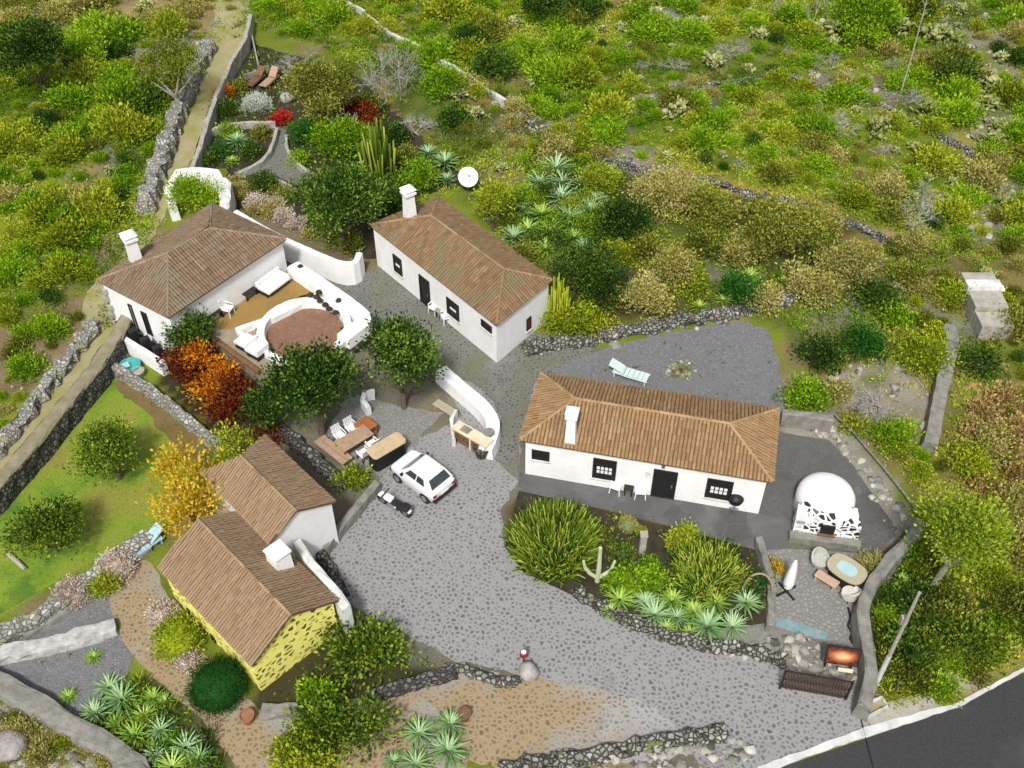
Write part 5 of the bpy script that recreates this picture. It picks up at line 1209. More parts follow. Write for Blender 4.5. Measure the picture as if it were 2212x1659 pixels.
def plant(label, px, py, rpx, mat, cat='shrub', name='shrub', hz=.75, zc=None, ry=1., dens=1., leaf=.17, cl=.42, asp=.6, tr=None, bark=BARK, lump=.5, fill=.35, up=.5, low=-.35, wild=False, tvar=.28, group=None, per=10, lobes=8):
    """a leafy plant whose crown centre is seen at (px,py) and is rpx wide to each side"""
    SEED[0] += 1; rng = np.random.default_rng(SEED[0]); m = M_PX(px, py); r = rpx * m; rz = r * hz
    if zc is None: zc = rz * (.55 if tr is None else 1) + (tr or 0)
    g = G(px, py, zc)
    if wild:
        for _ in range(2): g = G(px, py, zc + H(g[0], g[1]))
    gz = H(g[0], g[1]) if wild else 0
    t = thing(name, label, cat, (g[0], g[1], gz), 0, group)
    leaf *= .84; per = int(per * 1.3); area = 4 * math.pi * ((r * r * ry + 2 * r * rz * (1 + ry) / 2) / 3); n = int(area / (cl * cl) * 1.9 * dens) + 8
    v, f, ti = crown(rng, r * (1.2 if lobes else 1), r * ry * (1.2 if lobes else 1), rz * (1.16 if lobes else 1), int(n * 1.25), per, leaf, cl, asp, lump, up, fill, low, tvar, lobes)
    v[:, 2] = np.maximum(v[:, 2] + zc, .03)
    o = mesh('crown' if tr is not None else 'foliage', v, f, mat, ti); o.parent = t
    if not lobes: MB().lathe([(r * .5, .02), (r * .84, zc * .5), (r * .88, zc), (r * .74, zc + rz * .5), (r * .4, zc + rz * .78), (.02, zc + rz * .88)], 20).build('inner_growth', mat, t, local=True, smooth=True)
    th = max(.3, (tr if tr is not None else zc * .5)); 
    trunk_geo(th, .05 + r * .05, rng, 5, r * .55).build('trunk' if tr is not None else 'stem', bark, t, local=True)
    return t
def arr_thing(name, label, cat, px, py, arr, mat, part='foliage', wild=False, rz=0, zc=0, group=None):
    g = GH(px, py) if wild else G(px, py, zc); t = mesh(name, arr[0], arr[1], mat, arr[2])
    t.location = (g[0], g[1], g[2] if wild else 0); t.rotation_euler = (0, 0, rz); return tag(t, label, cat, group)

T = 'tree'
plant('big dark green tree in the garden between the patio house and the narrow house', 725, 445, 82, L_TREE, T, T, .85, tr=1.2, leaf=.2, cl=.42, per=10, lobes=15, dens=1.15, lump=.4)
plant('big round dark tree between the patio and the tan roofs', 676, 838, 86, L_TREE, T, T, .85, tr=1.5, leaf=.2, cl=.42, per=10, lobes=15, dens=1.15, lump=.4)
plant('tall dark tree between the lane and the curved white wall', 862, 780, 66, L_TREE, T, T, 1.3, tr=1.2, leaf=.2, cl=.42, per=10, lobes=15, dens=1.15, lump=.4)
plant('small dark tree at the lower left edge of the big patio tree', 566, 890, 46, L_DARK, T, T, .8, tr=.8, leaf=.18)
plant('round dark green orchard tree in the middle of the lawn', 238, 985, 66, L_MID, T, T, .78, tr=.5, leaf=.17, cl=.4, dens=1.1, lobes=16, lump=.3)
plant('round dark green orchard tree at the lower left of the lawn', 102, 1146, 69, L_MID, T, T, .72, tr=.4, leaf=.17, cl=.4, dens=1.1, lobes=16, lump=.3)
plant('yellow autumn tree with thin leaves beside the tan roofs', 395, 1065, 100, L_AUTUMN, T, T, .6, tr=1.0, dens=.6, leaf=.2, fill=.5, cl=.5, lump=.9)
plant('sparse yellow green branch tree reaching over the tan roof', 505, 975, 48, L_YELLOW, T, T, .9, tr=1.6, dens=.35, leaf=.18, lump=.9)
plant('dark red leaved bush beneath the patio house corner', 412, 798, 54, L_RED, hz=.9, leaf=.2)
plant('orange flowering bush below the brown patio parapet', 474, 832, 52, L_ORANGE, hz=.75, leaf=.2, dens=.8, lump=.8)
plant('rust orange branch clump among the dark red bush', 430, 775, 30, L_ORANGE, hz=.7, zc=1.6, leaf=.18, dens=.8, lump=.8)
plant('dark red branch clump among the orange bush', 500, 838, 32, L_RED, hz=.7, zc=1.4, leaf=.18, dens=.8)
plant('dark red bush trailing below the orange bush', 500, 890, 50, L_RED, hz=.6, leaf=.2, dens=.7)
plant('dark green climber on the corner of the patio house', 415, 726, 44, L_DARK, hz=1.1, zc=1.6, leaf=.18)
plant('dark red low bush beside the tan roof and the lava wall', 590, 945, 40, L_RED, hz=.5, leaf=.16, dens=.6)
plant('bright green shrub filling the hexagonal white planter', 424, 425, 48, L_BRIGHT, hz=.9, zc=1.3, leaf=.17)
plant('large yellow green bush below the yellow stone gable', 800, 1395, 92, L_MID, hz=.5, ry=.7, leaf=.22, lump=.7, cl=.5)
plant('large mixed green bush at the bottom edge of the picture', 735, 1585, 108, L_MID, hz=.5, ry=.75, leaf=.22, lump=.7, cl=.5)
plant('yellow leaved shrub at the left of the bottom bush', 660, 1640, 60, L_YELLOW, hz=.7, leaf=.2)
plant('bright green small shrub at the corner below the yellow gable', 690, 1500, 40, L_BRIGHT, hz=.7, leaf=.18)
plant('clipped dark green dome bush beside the yellow stone corner', 470, 1482, 61, L_DOME, hz=.85, leaf=.10, cl=.22, lump=.08, dens=1.0, fill=.2, low=-.6, tvar=.22, asp=.4, lobes=0)
plant('round yellow green bush under the yellow barn wall', 384, 1382, 48, L_YELLOW, hz=.75, leaf=.13, cl=.28, lump=.25, tvar=.4, lobes=0)
plant('small yellow green bush between two pink flower bushes', 225, 1270, 30, L_YELLOW, hz=.8, leaf=.13, cl=.28)
plant('round pale pink flower bush nearest the pale blue lounger', 250, 1226, 36, L_PINK, hz=.7, leaf=.11, cl=.2, lump=.2, lobes=0, dens=1.5)
plant('round pale pink flower bush above the cinder plots', 157, 1281, 33, L_PINK, hz=.7, leaf=.11, cl=.2, lump=.2, lobes=0, dens=1.5)
plant('pale pink flower bush behind the round yellow green bush', 352, 1328, 29, L_PINK, hz=.7, leaf=.11, cl=.2, lump=.2, lobes=0, dens=1.5)
plant('small pale pink flower bush between green bush and dome bush', 404, 1428, 21, L_PINK, hz=.7, leaf=.11, cl=.2, lump=.2, lobes=0, dens=1.5)
plant('small yellow green shrub at the upper end of the low drive wall', 760, 1042, 32, L_YELLOW, hz=.9, leaf=.17)
plant('dark green bush in the gap beside the white gable', 668, 1150, 30, L_DEEP, hz=.7, zc=.4, leaf=.14, cl=.3)
plant('tall bright yellow green tree beside the curved boundary wall', 2068, 1150, 84, L_LIME, T, T, .8, tr=2.6, leaf=.19, cl=.45, lobes=12, bark=PALE_BARK, lump=.7, dens=1.1)
plant('bright green shrub at the foot of the tall bright tree', 1975, 1215, 36, L_BRIGHT, hz=.9, leaf=.2, dens=.7)
plant('dark green bush right of the utility pole', 1965, 1400, 66, L_DARK, hz=.6, leaf=.2, cl=.5)
plant('dark undergrowth bush beneath the tall bright tree', 1985, 1318, 66, L_DARK, hz=.5, leaf=.2, cl=.5)
plant('olive green bush above the road verge', 2095, 1392, 66, L_MID, hz=.6, leaf=.2, cl=.5, lump=.7)
plant('broad olive bush at the right edge above the road', 2175, 1310, 58, L_OLIVE, hz=.6, leaf=.2, cl=.5)
plant('tan olive bush right of the tall bright tree', 2185, 1190, 60, L_TAN, hz=.6, leaf=.18, cl=.45)
plant('small bright green bush on the road verge', 2040, 1485, 30, L_BRIGHT, hz=.7, leaf=.17)
plant('yellow grass bush at the foot of the utility pole', 1935, 1490, 34, L_YELLOW, hz=.45, leaf=.22, asp=.25)
# garden behind the patio house
L_RUST = m_leaf('rusty_leaves', (.20, .13, .035), (.42, .29, .09), (.60, .45, .20))
plant('large dark tree at the top left corner of the hillside', 70, 118, 78, L_DARK, T, T, .8, tr=1.0, leaf=.24, cl=.55, wild=True)
plant('bright green bush right of the large dark corner tree', 188, 118, 46, L_BRIGHT, hz=.9, leaf=.2, wild=True)
plant('thin grey green tree leaning over the long dry stone wall', 372, 150, 82, L_OLIVE, T, T, .7, tr=1.4, leaf=.17, cl=.5, dens=.45, lump=.8, wild=True, bark=PALE_BARK)
plant('big bright green bush at the top right of the hillside', 1858, 55, 72, L_BRIGHT, hz=.9, leaf=.24, cl=.55, wild=True)
plant('dark bush behind the big bright bush at the top right', 1980, 12, 50, L_DARK, hz=.8, leaf=.24, cl=.55, wild=True)
plant('large dark green bush at the top edge of the upper hillside', 1180, 25, 44, L_DARK, hz=.8, leaf=.22, cl=.5, wild=True)
for i, (x, y, r) in enumerate(((2135, 890, 34), (2190, 940, 40), (2120, 1060, 30), (2195, 1030, 36), (2160, 860, 30), (2100, 945, 28))):
    plant('rusty tan shrub on the right hillside below the water tank', x, y, r, L_RUST, hz=.5, leaf=.18, cl=.42, wild=True, group='rusty shrubs below the water tank')
sg = GH(1944, 205); t = thing('agave_stalk', 'tall thin dry agave flower stalk on the top right hillside', 'plant stalk', sg)
MB().tube([(0, 0, -.1), (.05, 0, 3), (0, .05, 6.8)], [.07, .06, .03], 6).build('stalk', PALE_BARK, t, local=True)
for k in range(7): a = k * 2.4; MB().bar((0, .04, 4.6 + k * .3), (.45 * math.cos(a), .45 * math.sin(a), 4.85 + k * .3), .025).build('side_branch', PALE_BARK, t, local=True)
for x, y, r, mt, lb in ((455, 345, 18, L_DARK, 'dark plant at the lower left of the garden bed'), (540, 330, 22, L_DARK, 'dark plant beside the left path edging'), (495, 285, 18, L_BRIGHT, 'bright plant under the pale garden edging'), (560, 290, 18, L_OLIVE, 'olive plant under the scarlet bush'), (500, 235, 20, L_DARK, 'dark plant left of the white flowering mound'), (520, 190, 16, L_OLIVE, 'olive plant above the white flowering mound'),
        (700, 265, 30, L_DARK, 'dark shrub at the foot of the upper garden olive tree'), (800, 225, 30, L_DARK, 'dark shrub beside the red bush of the upper garden'), (850, 300, 34, L_DARK, 'dark shrub right of the columnar cacti'), (870, 345, 30, L_OLIVE, 'olive shrub below the grey leafless shrub'), (760, 400, 34, L_BRIGHT, 'bright shrub in front of the columnar cacti'), (830, 400, 34, L_DARK, 'dark shrub under the columnar cacti'), (645, 345, 20, L_BRIGHT, 'bright plant right of the garden path edging'), (730, 160, 26, L_OLIVE, 'olive shrub behind the upper garden olive tree')):
    plant(lb, x, y, r, mt, hz=.7, leaf=.16, cl=.36)
plant('olive green tree in the upper garden beside the red shrub', 682, 212, 66, L_OLIVE, T, T, .85, tr=.8, leaf=.2)
plant('bright yellow green bush right of the garden path', 738, 322, 70, L_BRIGHT, hz=.75, leaf=.18)
plant('dark green bush between garden path and bright bush', 655, 292, 32, L_DEEP, hz=.9, leaf=.16)
plant('dark red bush behind the bright garden bush', 778, 250, 42, L_RED, hz=.6, leaf=.18)
plant('scarlet bush at the top of the garden path', 605, 260, 19, L_SCARLET, hz=.8, leaf=.16, cl=.3)
plant('orange bush against the garden retaining wall', 484, 200, 15, L_ORANGE, hz=.8, leaf=.16, cl=.3)
plant('pale white flowering mound in the upper garden', 553, 226, 32, L_PALE, hz=.5, leaf=.1, cl=.22, lump=.3)
plant('round dark bush at the end of the garden path', 566, 398, 28, L_DARK, hz=.8, leaf=.13, cl=.28)
plant('small dark olive bush beside the round dark bush', 612, 425, 26, L_OLIVE, hz=.6, leaf=.14)
for i, (x, y, r) in enumerate(((530, 412, 24), (556, 438, 22), (585, 455, 24), (612, 470, 22), (510, 395, 16), (640, 485, 20), (545, 460, 16), (600, 440, 18), (670, 505, 18))):
    plant('pale cream flowering shrub in the row behind the white garden wall', x, y, r, L_PINK if i % 2 else L_TAN, hz=.55, leaf=.12, cl=.26, lump=.4, group='pale shrubs behind the garden wall')
plant('olive bush at the end of the white garden wall', 752, 530, 28, L_OLIVE, hz=.8, leaf=.16)
plant('dark green bush in the upper garden bed left of the path', 480, 330, 22, L_DEEP, hz=.6, leaf=.15)
plant('small dark green plant under the garden retaining wall', 470, 240, 20, L_DARK, hz=.7, leaf=.15)
plant('green bush behind the chimney of the narrow house', 905, 392, 46, L_BRIGHT, hz=.8, leaf=.18)
plant('orange green small tree behind the narrow house near the dish', 1066, 438, 40, L_YELLOW, T, T, 1.1, tr=.8, leaf=.17)
plant('dark green bush left of the chimney of the narrow house', 855, 440, 42, L_DARK, hz=.8, leaf=.18)
plant('green bush right of the grey bare tree', 955, 190, 42, L_BRIGHT, hz=.8, leaf=.2, wild=True)
plant('dark green bush below the irrigation channel', 985, 262, 34, L_DARK, hz=.7, leaf=.18, wild=True)
for lb, x, y, r, h, n in (('leafless grey tree spreading in the upper garden', 842, 160, 78, 3.2, 9), ('leafless grey shrub at the top of the upper garden', 660, 128, 62, 1.4, 9), ('leafless grey shrub beside the channel on the right', 1900, 850, 62, 1.1, 10), ('leafless pale tree at the top right of the hillside', 1755, 40, 40, 3.0, 3), ('leafless grey shrub behind the narrow house', 905, 262, 42, 1.2, 8)):
    SEED[0] += 1; arr_thing('bare_' + ('tree' if 'tree' in lb else 'shrub'), lb, 'tree' if 'tree' in lb else 'shrub', x, y + r * .55, twigs_arr(np.random.default_rng(SEED[0]), r * M_PX(x, y), h, n, .034), L_TWIG, wild=True)
# spurge and cactus
def stalk_plant(label, x, y, rpx, h, n, rad, mat=L_EUPH, name='candelabra_spurge', cat='shrub', **k):
    SEED[0] += 1; m = M_PX(x, y); return arr_thing(name, label, cat, x, y, stalks(np.random.default_rng(SEED[0]), rpx * m, h, n, rad, **k), mat, zc=h * .45)
stalk_plant('huge round yellow green spurge bush at the corner of the drive', 1198, 1165, 108, 1.75, 1700, .036, bend=.34, lean=.45, tintv=.3)
stalk_plant('wide spiky spurge bush in front of the oven steps', 1530, 1228, 84, 1.35, 620, .034, bend=.42, lean=.4, tintv=.3)
stalk_plant('group of tall green columnar cacti in the upper garden', 815, 345, 46, 3.4, 70, .075, name='columnar_cactus', cat='cactus', lean=.08, bend=.06, up=(.7, 1))
stalk_plant('tall reed like stalks beside the narrow house end wall', 1205, 660, 32, 2.4, 60, .05, L_YELLOW, name='reed_clump', cat='reeds', lean=.05, bend=.05, up=(.7, 1))
stalk_plant('pale thin dry spikes in the upper garden', 745, 265, 22, 1.7, 16, .03, L_TWIG, name='dry_spikes', cat='plant', lean=.5)
t = thing('candelabra_cactus', 'pale three armed cactus in the front planting bed', 'cactus', place(1290, 1256)); mb = MB()
mb.tube([(0, 0, 0), (.02, 0, 1.0), (0, 0, 2.45)], [.12, .11, .08], 8)
for sx in (-1, 1): mb.tube([(0, 0, .25), (sx * .35, 0, .62), (sx * .58, 0, 1.05), (sx * .66, 0, 1.5)], [.09, .09, .08, .06], 8)
mb.build('stem', m_plain('pale_cactus_skin', (.52, .55, .34), (.40, .44, .24), 7, .7), t, local=True)
for x, y, r in ((1356, 1142, .42), (1384, 1152, .22)):
    t = thing('barrel_cactus', 'round grey green barrel cactus by the stone pillar' if r > .3 else 'small yellow green barrel cactus by the stone pillar', 'cactus', place(x, y)); v, f, ti = crown(np.random.default_rng(x), r, r, r * .85, 260, 4, .07, .05, fill=0, lump=.05, low=-.5, lobes=0); v[:, 2] += r * .7
    o = mesh('spines', v, f, L_TAN if r > .3 else L_YELLOW, ti); o.parent = t; MB().lathe([(r * .5, 0), (r * .9, r * .35), (r * .92, r * .9), (r * .5, r * 1.4), (.02, r * 1.5)], 16).build('body', m_plain('cactus_body', (.16, .2, .07)), t, local=True, smooth=True)
for i, (x, y, r, mt, lb) in enumerate(((1480, 1215, 30, L_DARK, 'dark shrub at the left of the low tangled spurge'), (1560, 1200, 28, L_DARK, 'dark shrub behind the low tangled spurge'), (1590, 1250, 30, L_OLIVE, 'olive shrub between tangled spurge and wooden arch'), (1500, 1265, 26, L_DEEP, 'deep green shrub at the foot of the low tangled spurge'), (1340, 1205, 26, L_DARK, 'dark shrub right of the huge spurge bush'), (1400, 1225, 22, L_BRIGHT, 'bright shrub beside the orange earth in the front bed'), (1330, 1262, 24, L_BRIGHT, 'bright shrub at the foot of the three armed cactus'), (1300, 1165, 20, L_OLIVE, 'olive shrub touching the right side of the huge spurge bush'))): plant(lb, x, y, r, mt, hz=.6, leaf=.15, cl=.32)
plant('yellow flowering shrub on the terrace edge of the front bed', 1470, 1166, 34, L_YELLOW, hz=.7, leaf=.14, cl=.28)
plant('bright green leafy shrub in the middle of the front bed', 1368, 1252, 34, L_BRIGHT, hz=.6, leaf=.18)
plant('green leafy shrub beside the orange earth patch', 1410, 1262, 30, L_BRIGHT, hz=.6, leaf=.18)
plant('dark green plant under the wooden arch', 1630, 1262, 28, L_DEEP, hz=.5, leaf=.15)
plant('small yellow tuft beside the closed parasol', 1676, 1232, 13, L_AUTUMN, hz=.8, leaf=.14, cl=.25)
plant('dry yellow tuft in the angle of the curved boundary wall', 1878, 1228, 32, L_TAN, hz=.7, leaf=.2, asp=.2, cl=.35)
plant('dry spiny bush in the middle of the grey gravel terrace', 1470, 803, 17, L_OLIVE, hz=.35, leaf=.12, cl=.3, dens=.6)

# ------------------------------------------------------------ agaves
AG = [agave_arr(np.random.default_rng(k), 1., 42 + 6 * k, .088 + .01 * k, .8 + .1 * k) for k in range(3)]
AGM = {}
def agave(label, x, y, rpx, mat, kk=0, group=None, wild=False, zc=.25, name='agave'):
    key = (kk % 3, mat.name)
    g = GH(x, y) if wild else G(x, y, zc)
    if key not in AGM:
        o = AGM[key] = mesh(name, *AG[kk % 3][:2], mat, AG[kk % 3][2])
    else:
        o = AGM[key].copy(); COL.objects.link(o)
        for p_ in ('group', 'label'):
            if p_ in o: del o[p_]
    s = rpx * M_PX(x, y) * random.uniform(.8, 1.18); o.location = (g[0], g[1], (g[2] if wild else 0) - .02); o.scale = (s, s, s * random.uniform(.8, 1.0)); o.rotation_euler = (0, 0, random.uniform(0, 6))
    return tag(o, label, 'agave', group)
g1 = 'agaves on the forecourt'
for i, (x, y, r, lb) in enumerate(((905, 1582, 48, 'large pale agave rosette at the upper left of the forecourt group'), (972, 1562, 40, 'green agave rosette nearest the dark brown pot'), (968, 1622, 48, 'large agave rosette at the lower right of the forecourt group'),
        (898, 1648, 48, 'agave rosette cut by the bottom edge beside the forecourt'), (848, 1640, 28, 'small agave rosette touching the big bottom bush'))): agave(lb, x, y, r, L_AGAVE, i, g1)
g2 = 'agaves in the lower left bed'
for i, (x, y, r, m) in enumerate(((235, 1482, 34, 0), (262, 1512, 40, 0), (205, 1540, 34, 0), (345, 1575, 46, 0), (310, 1545, 36, 1), (290, 1590, 38, 1), (400, 1612, 44, 0), (335, 1630, 38, 0), (430, 1640, 40, 0), (370, 1655, 38, 1), (250, 1565, 34, 1), (330, 1505, 30, 1))):
    agave('pale blue green agave in the dense lower left bed' if not m else 'bright green agave in the dense lower left bed', x, y, r * 1.25, L_AGAVE_G if m else L_AGAVE, i, g2)
for i, (x, y, r, mt) in enumerate(((285, 1520, 26, L_BRIGHT), (320, 1570, 28, L_LIME), (380, 1600, 26, L_BRIGHT), (270, 1580, 26, L_MID), (360, 1545, 24, L_MID), (410, 1655, 28, L_BRIGHT), (220, 1570, 22, L_DARK), (445, 1600, 22, L_DARK), (300, 1490, 22, L_LIME), (350, 1620, 26, L_BRIGHT), (455, 1660, 24, L_MID), (305, 1625, 24, L_MID))):
    plant('spiky green plant filling the gaps between the lower left agaves', x, y, r * .5, mt, hz=.6, leaf=.34, asp=.16, cl=.34, up=1.2, group='spiky plants between the agaves')
g3 = 'agaves along the front of the planting bed'
for i, (x, y, r, m, lb) in enumerate(((1338, 1292, 34, 1, 'green agave at the left end of the planting bed row'), (1395, 1298, 34, 0, None), (1452, 1296, 32, 1, None), (1415, 1326, 34, 0, None), (1462, 1330, 34, 0, None), (1528, 1352, 42, 0, 'largest pale agave on the wall edge of the planting bed'),
        (1582, 1352, 38, 0, 'pale agave at the right end of the planting bed row'), (1612, 1300, 40, 0, 'pale agave right under the wooden arch'), (1545, 1302, 30, 1, None), (1372, 1262, 28, 1, None), (1318, 1318, 28, 1, None), (1500, 1318, 28, 1, None), (1490, 1362, 26, 1, None), (1440, 1352, 26, 1, None))):
    agave(lb or ('bright green agave in the crowded planting bed row' if m else 'pale agave in the crowded planting bed row'), x, y, r * 1.2, L_AGAVE_G if m else L_AGAVE, i, g3)
g4 = 'agaves behind the narrow house'
for i, (x, y, r, m) in enumerate(((1165, 400, 36, 0), (1212, 435, 38, 0), (1170, 470, 36, 1), (1252, 408, 34, 0), (1232, 478, 36, 0), (1128, 462, 32, 0), (1200, 372, 34, 0), (1190, 512, 34, 1), (1275, 465, 30, 0), (1215, 400, 28, 0), (1110, 520, 28, 0), (1260, 545, 26, 0), (1145, 425, 30, 1), (1140, 500, 32, 1), (1240, 520, 28, 1), (1180, 545, 28, 1), (1290, 438, 28, 0))):
    agave('pale blue green agave in the thicket behind the narrow house' if not m else 'yellow green agave in the thicket behind the narrow house', x, y, r * 1.3, L_AGAVE_G if m else L_AGAVE, i, g4, True)
for x, y, r, m, lb in ((962, 358, 40, 0, 'blue green agave beside the green bush left of the satellite dish'), (965, 395, 30, 0, 'smaller blue green agave below the one left of the satellite dish'), (925, 335, 30, 0, 'pale agave at the lower end of the grey bare shrub'), (512, 305, 36, 0, 'blue green agave in the dark upper garden bed'), (440, 330, 20, 0, 'small round pale agave by the garden retaining wall'), (500, 345, 22, 1, 'green agave below the blue green one in the upper garden bed'),
        (1412, 602, 30, 0, 'pale agave among the tan bushes above the gravel terrace'), (1365, 618, 22, 0, 'small pale agave among the dark bushes above the gravel terrace'), (1560, 652, 32, 1, 'bright green spiky agave on the lava rock wall'), (1510, 668, 24, 1, 'second bright green spiky plant on the lava rock wall'), (1620, 600, 26, 1, 'green spiky plant among the tan bank bushes'),
        (200, 1415, 20, 1, 'tiny green rosette alone on the cinder plot'), (145, 1500, 26, 1, 'green tuft at the lower edge of the cinder plot'), (355, 1510, 22, 1, 'small green rosette at the path edge above the agave bed'), (1925, 1340, 22, 1, 'bright green rosette between utility pole and boundary wall'), (1950, 1250, 24, 1, 'spiky green rosette beside the curved boundary wall')):
    agave(lb, x, y, r, L_AGAVE_G if m else L_AGAVE, int(x), None, y < 700 and x > 880)

for i, (x, y, r) in enumerate(((1100, 480, 24), (1150, 445, 26), (1190, 415, 24), (1225, 455, 24), (1205, 490, 26), (1160, 520, 26), (1255, 440, 26), (1265, 490, 26), (1215, 530, 26), (1180, 380, 22), (1130, 420, 24), (1235, 390, 22), (1300, 470, 26), (1290, 520, 26), (1110, 450, 24), (1140, 550, 22))):
    plant('pale green leafy shrub between the agaves behind the narrow house', x, y, r * 1.15, (L_LIME, L_BRIGHT, L_DARK)[i % 3], hz=.6, leaf=.2, asp=.25, wild=True, group='leafy shrubs between the agaves')

# ------------------------------------------------------------ bushes of the bank above the gravel terrace
BANK = 'bushes on the bank above the gravel terrace'
for x, y, r, mt, hz, lb in ((1342, 492, 58, L_DARK, .7, 'large dark green bush at the upper left of the planted bank'), (1272, 600, 74, L_DARK, .75, 'largest dark green bush beside the narrow house end'), (1262, 690, 46, L_YELLOW, .6, 'yellow green bush at the lower left foot of the bank'), (1205, 700, 30, L_YELLOW, .7, 'yellow green bush beside the reed like stalks'),
        (1388, 650, 46, L_TAN, .7, 'tan bush at the foot of the bank below the pale agave'), (1455, 590, 46, L_TAN, .7, 'tan bush in the middle of the planted bank'), (1700, 520, 74, L_OLIVE, .8, 'big round olive bush right of the middle of the bank'), (1838, 575, 58, L_TAN, .6, 'broad tan bush at the right end of the bank'),
        (1740, 620, 56, L_TAN, .5, 'low tan bush along the lava rock wall'), (1440, 430, 66, L_TAN, .5, 'wide tan bush at the top left of the bank'), (1545, 465, 56, L_OLIVE, .6, 'grey olive bush at the top of the bank'), (1600, 632, 40, L_DEEP, .7, 'deep green bush behind the spiky lava wall plant'),
        (1650, 650, 30, L_TAN, .8, 'small tan bush on the lava rock wall'), (1520, 540, 38, L_OLIVE, .7, 'olive bush in the dark hollow of the bank'), (1600, 545, 36, L_TAN, .7, 'tan bush right of the dark hollow of the bank'), (1640, 470, 34, L_PALE and L_OLIVE, .7, 'grey green bush above the big round olive bush'),
        (1330, 560, 30, L_YELLOW, .8, 'yellow green bush between two dark bank bushes'), (1120, 560, 26, L_OLIVE, .7, 'olive bush behind the roof of the narrow house'), (1290, 395, 36, L_YELLOW, .8, 'yellow green bush above the blue agave thicket'), (1200, 330, 30, L_TAN, .7, 'tan bush on the slope above the agave thicket'),
        (1500, 620, 34, L_YELLOW, .7, 'yellow green bush above the gravel terrace edge'), (1305, 655, 28, L_OLIVE, .7, 'olive bush in front of the largest dark bank bush'), (1780, 480, 28, L_TAN, .7, 'small tan bush at the top right of the bank'), (1390, 545, 34, L_OLIVE, .7, 'olive bush above the pale bank agave')):
    plant(lb, x, y, r * 1.12, mt, hz=hz * 1.15, leaf=.18, cl=.42, wild=True, lump=.6, group=BANK)
for x, y, r, mt, hz, lb in ((1762, 772, 50, L_DARK, .7, 'dark green bush at the right end of the gravel terrace'), (1850, 745, 46, L_DEEP, .95, 'round deep green bush right of the gravel terrace'), (1885, 640, 52, L_DARK, .7, 'dark bush at the right end of the lava rock wall'), (1745, 860, 50, L_BRIGHT, .5, 'low bright green bush behind the oven terrace wall'),
        (1990, 775, 58, L_YELLOW, .7, 'yellow green bush left of the water channel'), (1935, 690, 34, L_BRIGHT, .7, 'bright green bush between round bush and water channel'), (1810, 905 - 60, 26, L_PALE and L_TAN, .6, 'pale tan bush behind the bright low bush'), (2110, 790, 44, L_DARK, .7, 'dark green bush right of the water channel'), (1930, 945, 44, L_BRIGHT, .6, 'bright green bush behind the curved boundary wall'),
        (1845, 925, 24, L_YELLOW, .6, 'small yellow bush on the bank above the oven'), (2140, 960, 50, L_TAN, .5, 'tan bush at the right of the water channel foot'), (2090, 1000, 40, L_YELLOW, .7, 'yellow green bush below the water channel'), (2180, 1080, 46, L_TAN, .6, 'orange tan bush at the right edge above the bright tree'), (2180, 700, 46, L_OLIVE, .7, 'olive bush right of the white water tank'), (2060, 640, 36, L_YELLOW, .7, 'yellow bush left of the white water tank'), (1960, 600, 40, L_OLIVE, .6, 'olive bush up the slope from the water channel')):
    plant(lb, x, y, r, mt, hz=hz, leaf=.18, cl=.45, wild=True, lump=.6)

# ------------------------------------------------------------ wild shrubs of the hillsides: one mesh per kind, shared by its copies
def proto(name, arr, mat): return mesh(name, arr[0], arr[1], mat, arr[2])
rg = np.random.default_rng(5)
def cr(seed, hz=.5, dens=270, per=8, leaf=.145, asp=.5, lump=.7, lobes=6, **k):
    v, f, t_ = crown(np.random.default_rng(seed), 1, 1, hz, dens, per, leaf, .36, asp, lump, .5, .35, -.3, .2, lobes); v[:, 2] = np.maximum(v[:, 2] + hz * .45, 0); return v, f, t_
KINDS = {
 'bright': [proto('shrub', cr(1), L_BRIGHT), proto('shrub', cr(2, .5), L_BRIGHT)], 'yellow': [proto('shrub', cr(3), L_YELLOW), proto('shrub', cr(4, .5), L_YELLOW)],
 'olive': [proto('shrub', cr(5), L_OLIVE), proto('shrub', cr(6, .7), L_OLIVE)], 'dark': [proto('shrub', cr(7, .75), L_DARK), proto('shrub', cr(17, .7), L_DARK)],
 'tan': [proto('shrub', cr(8, .5), L_TAN), proto('shrub', cr(9, .4, lump=.9), L_TAN)], 'cactus': [proto('prickly_pear', pads_arr(np.random.default_rng(k), 1., 90, .27), L_PAD) for k in (11, 12, 13)],
 'dry': [proto('dry_shrub', twigs_arr(np.random.default_rng(k), 1., .7, 7, .022), L_TWIG) for k in (14, 15)]}
DESC = {'bright': 'bright green leafy shrub', 'yellow': 'yellow green leafy shrub', 'olive': 'olive brown shrub', 'dark': 'dark green dense shrub', 'tan': 'pale tan dry leaved shrub', 'cactus': 'pale prickly pear cactus clump', 'dry': 'leafless grey dry shrub'}
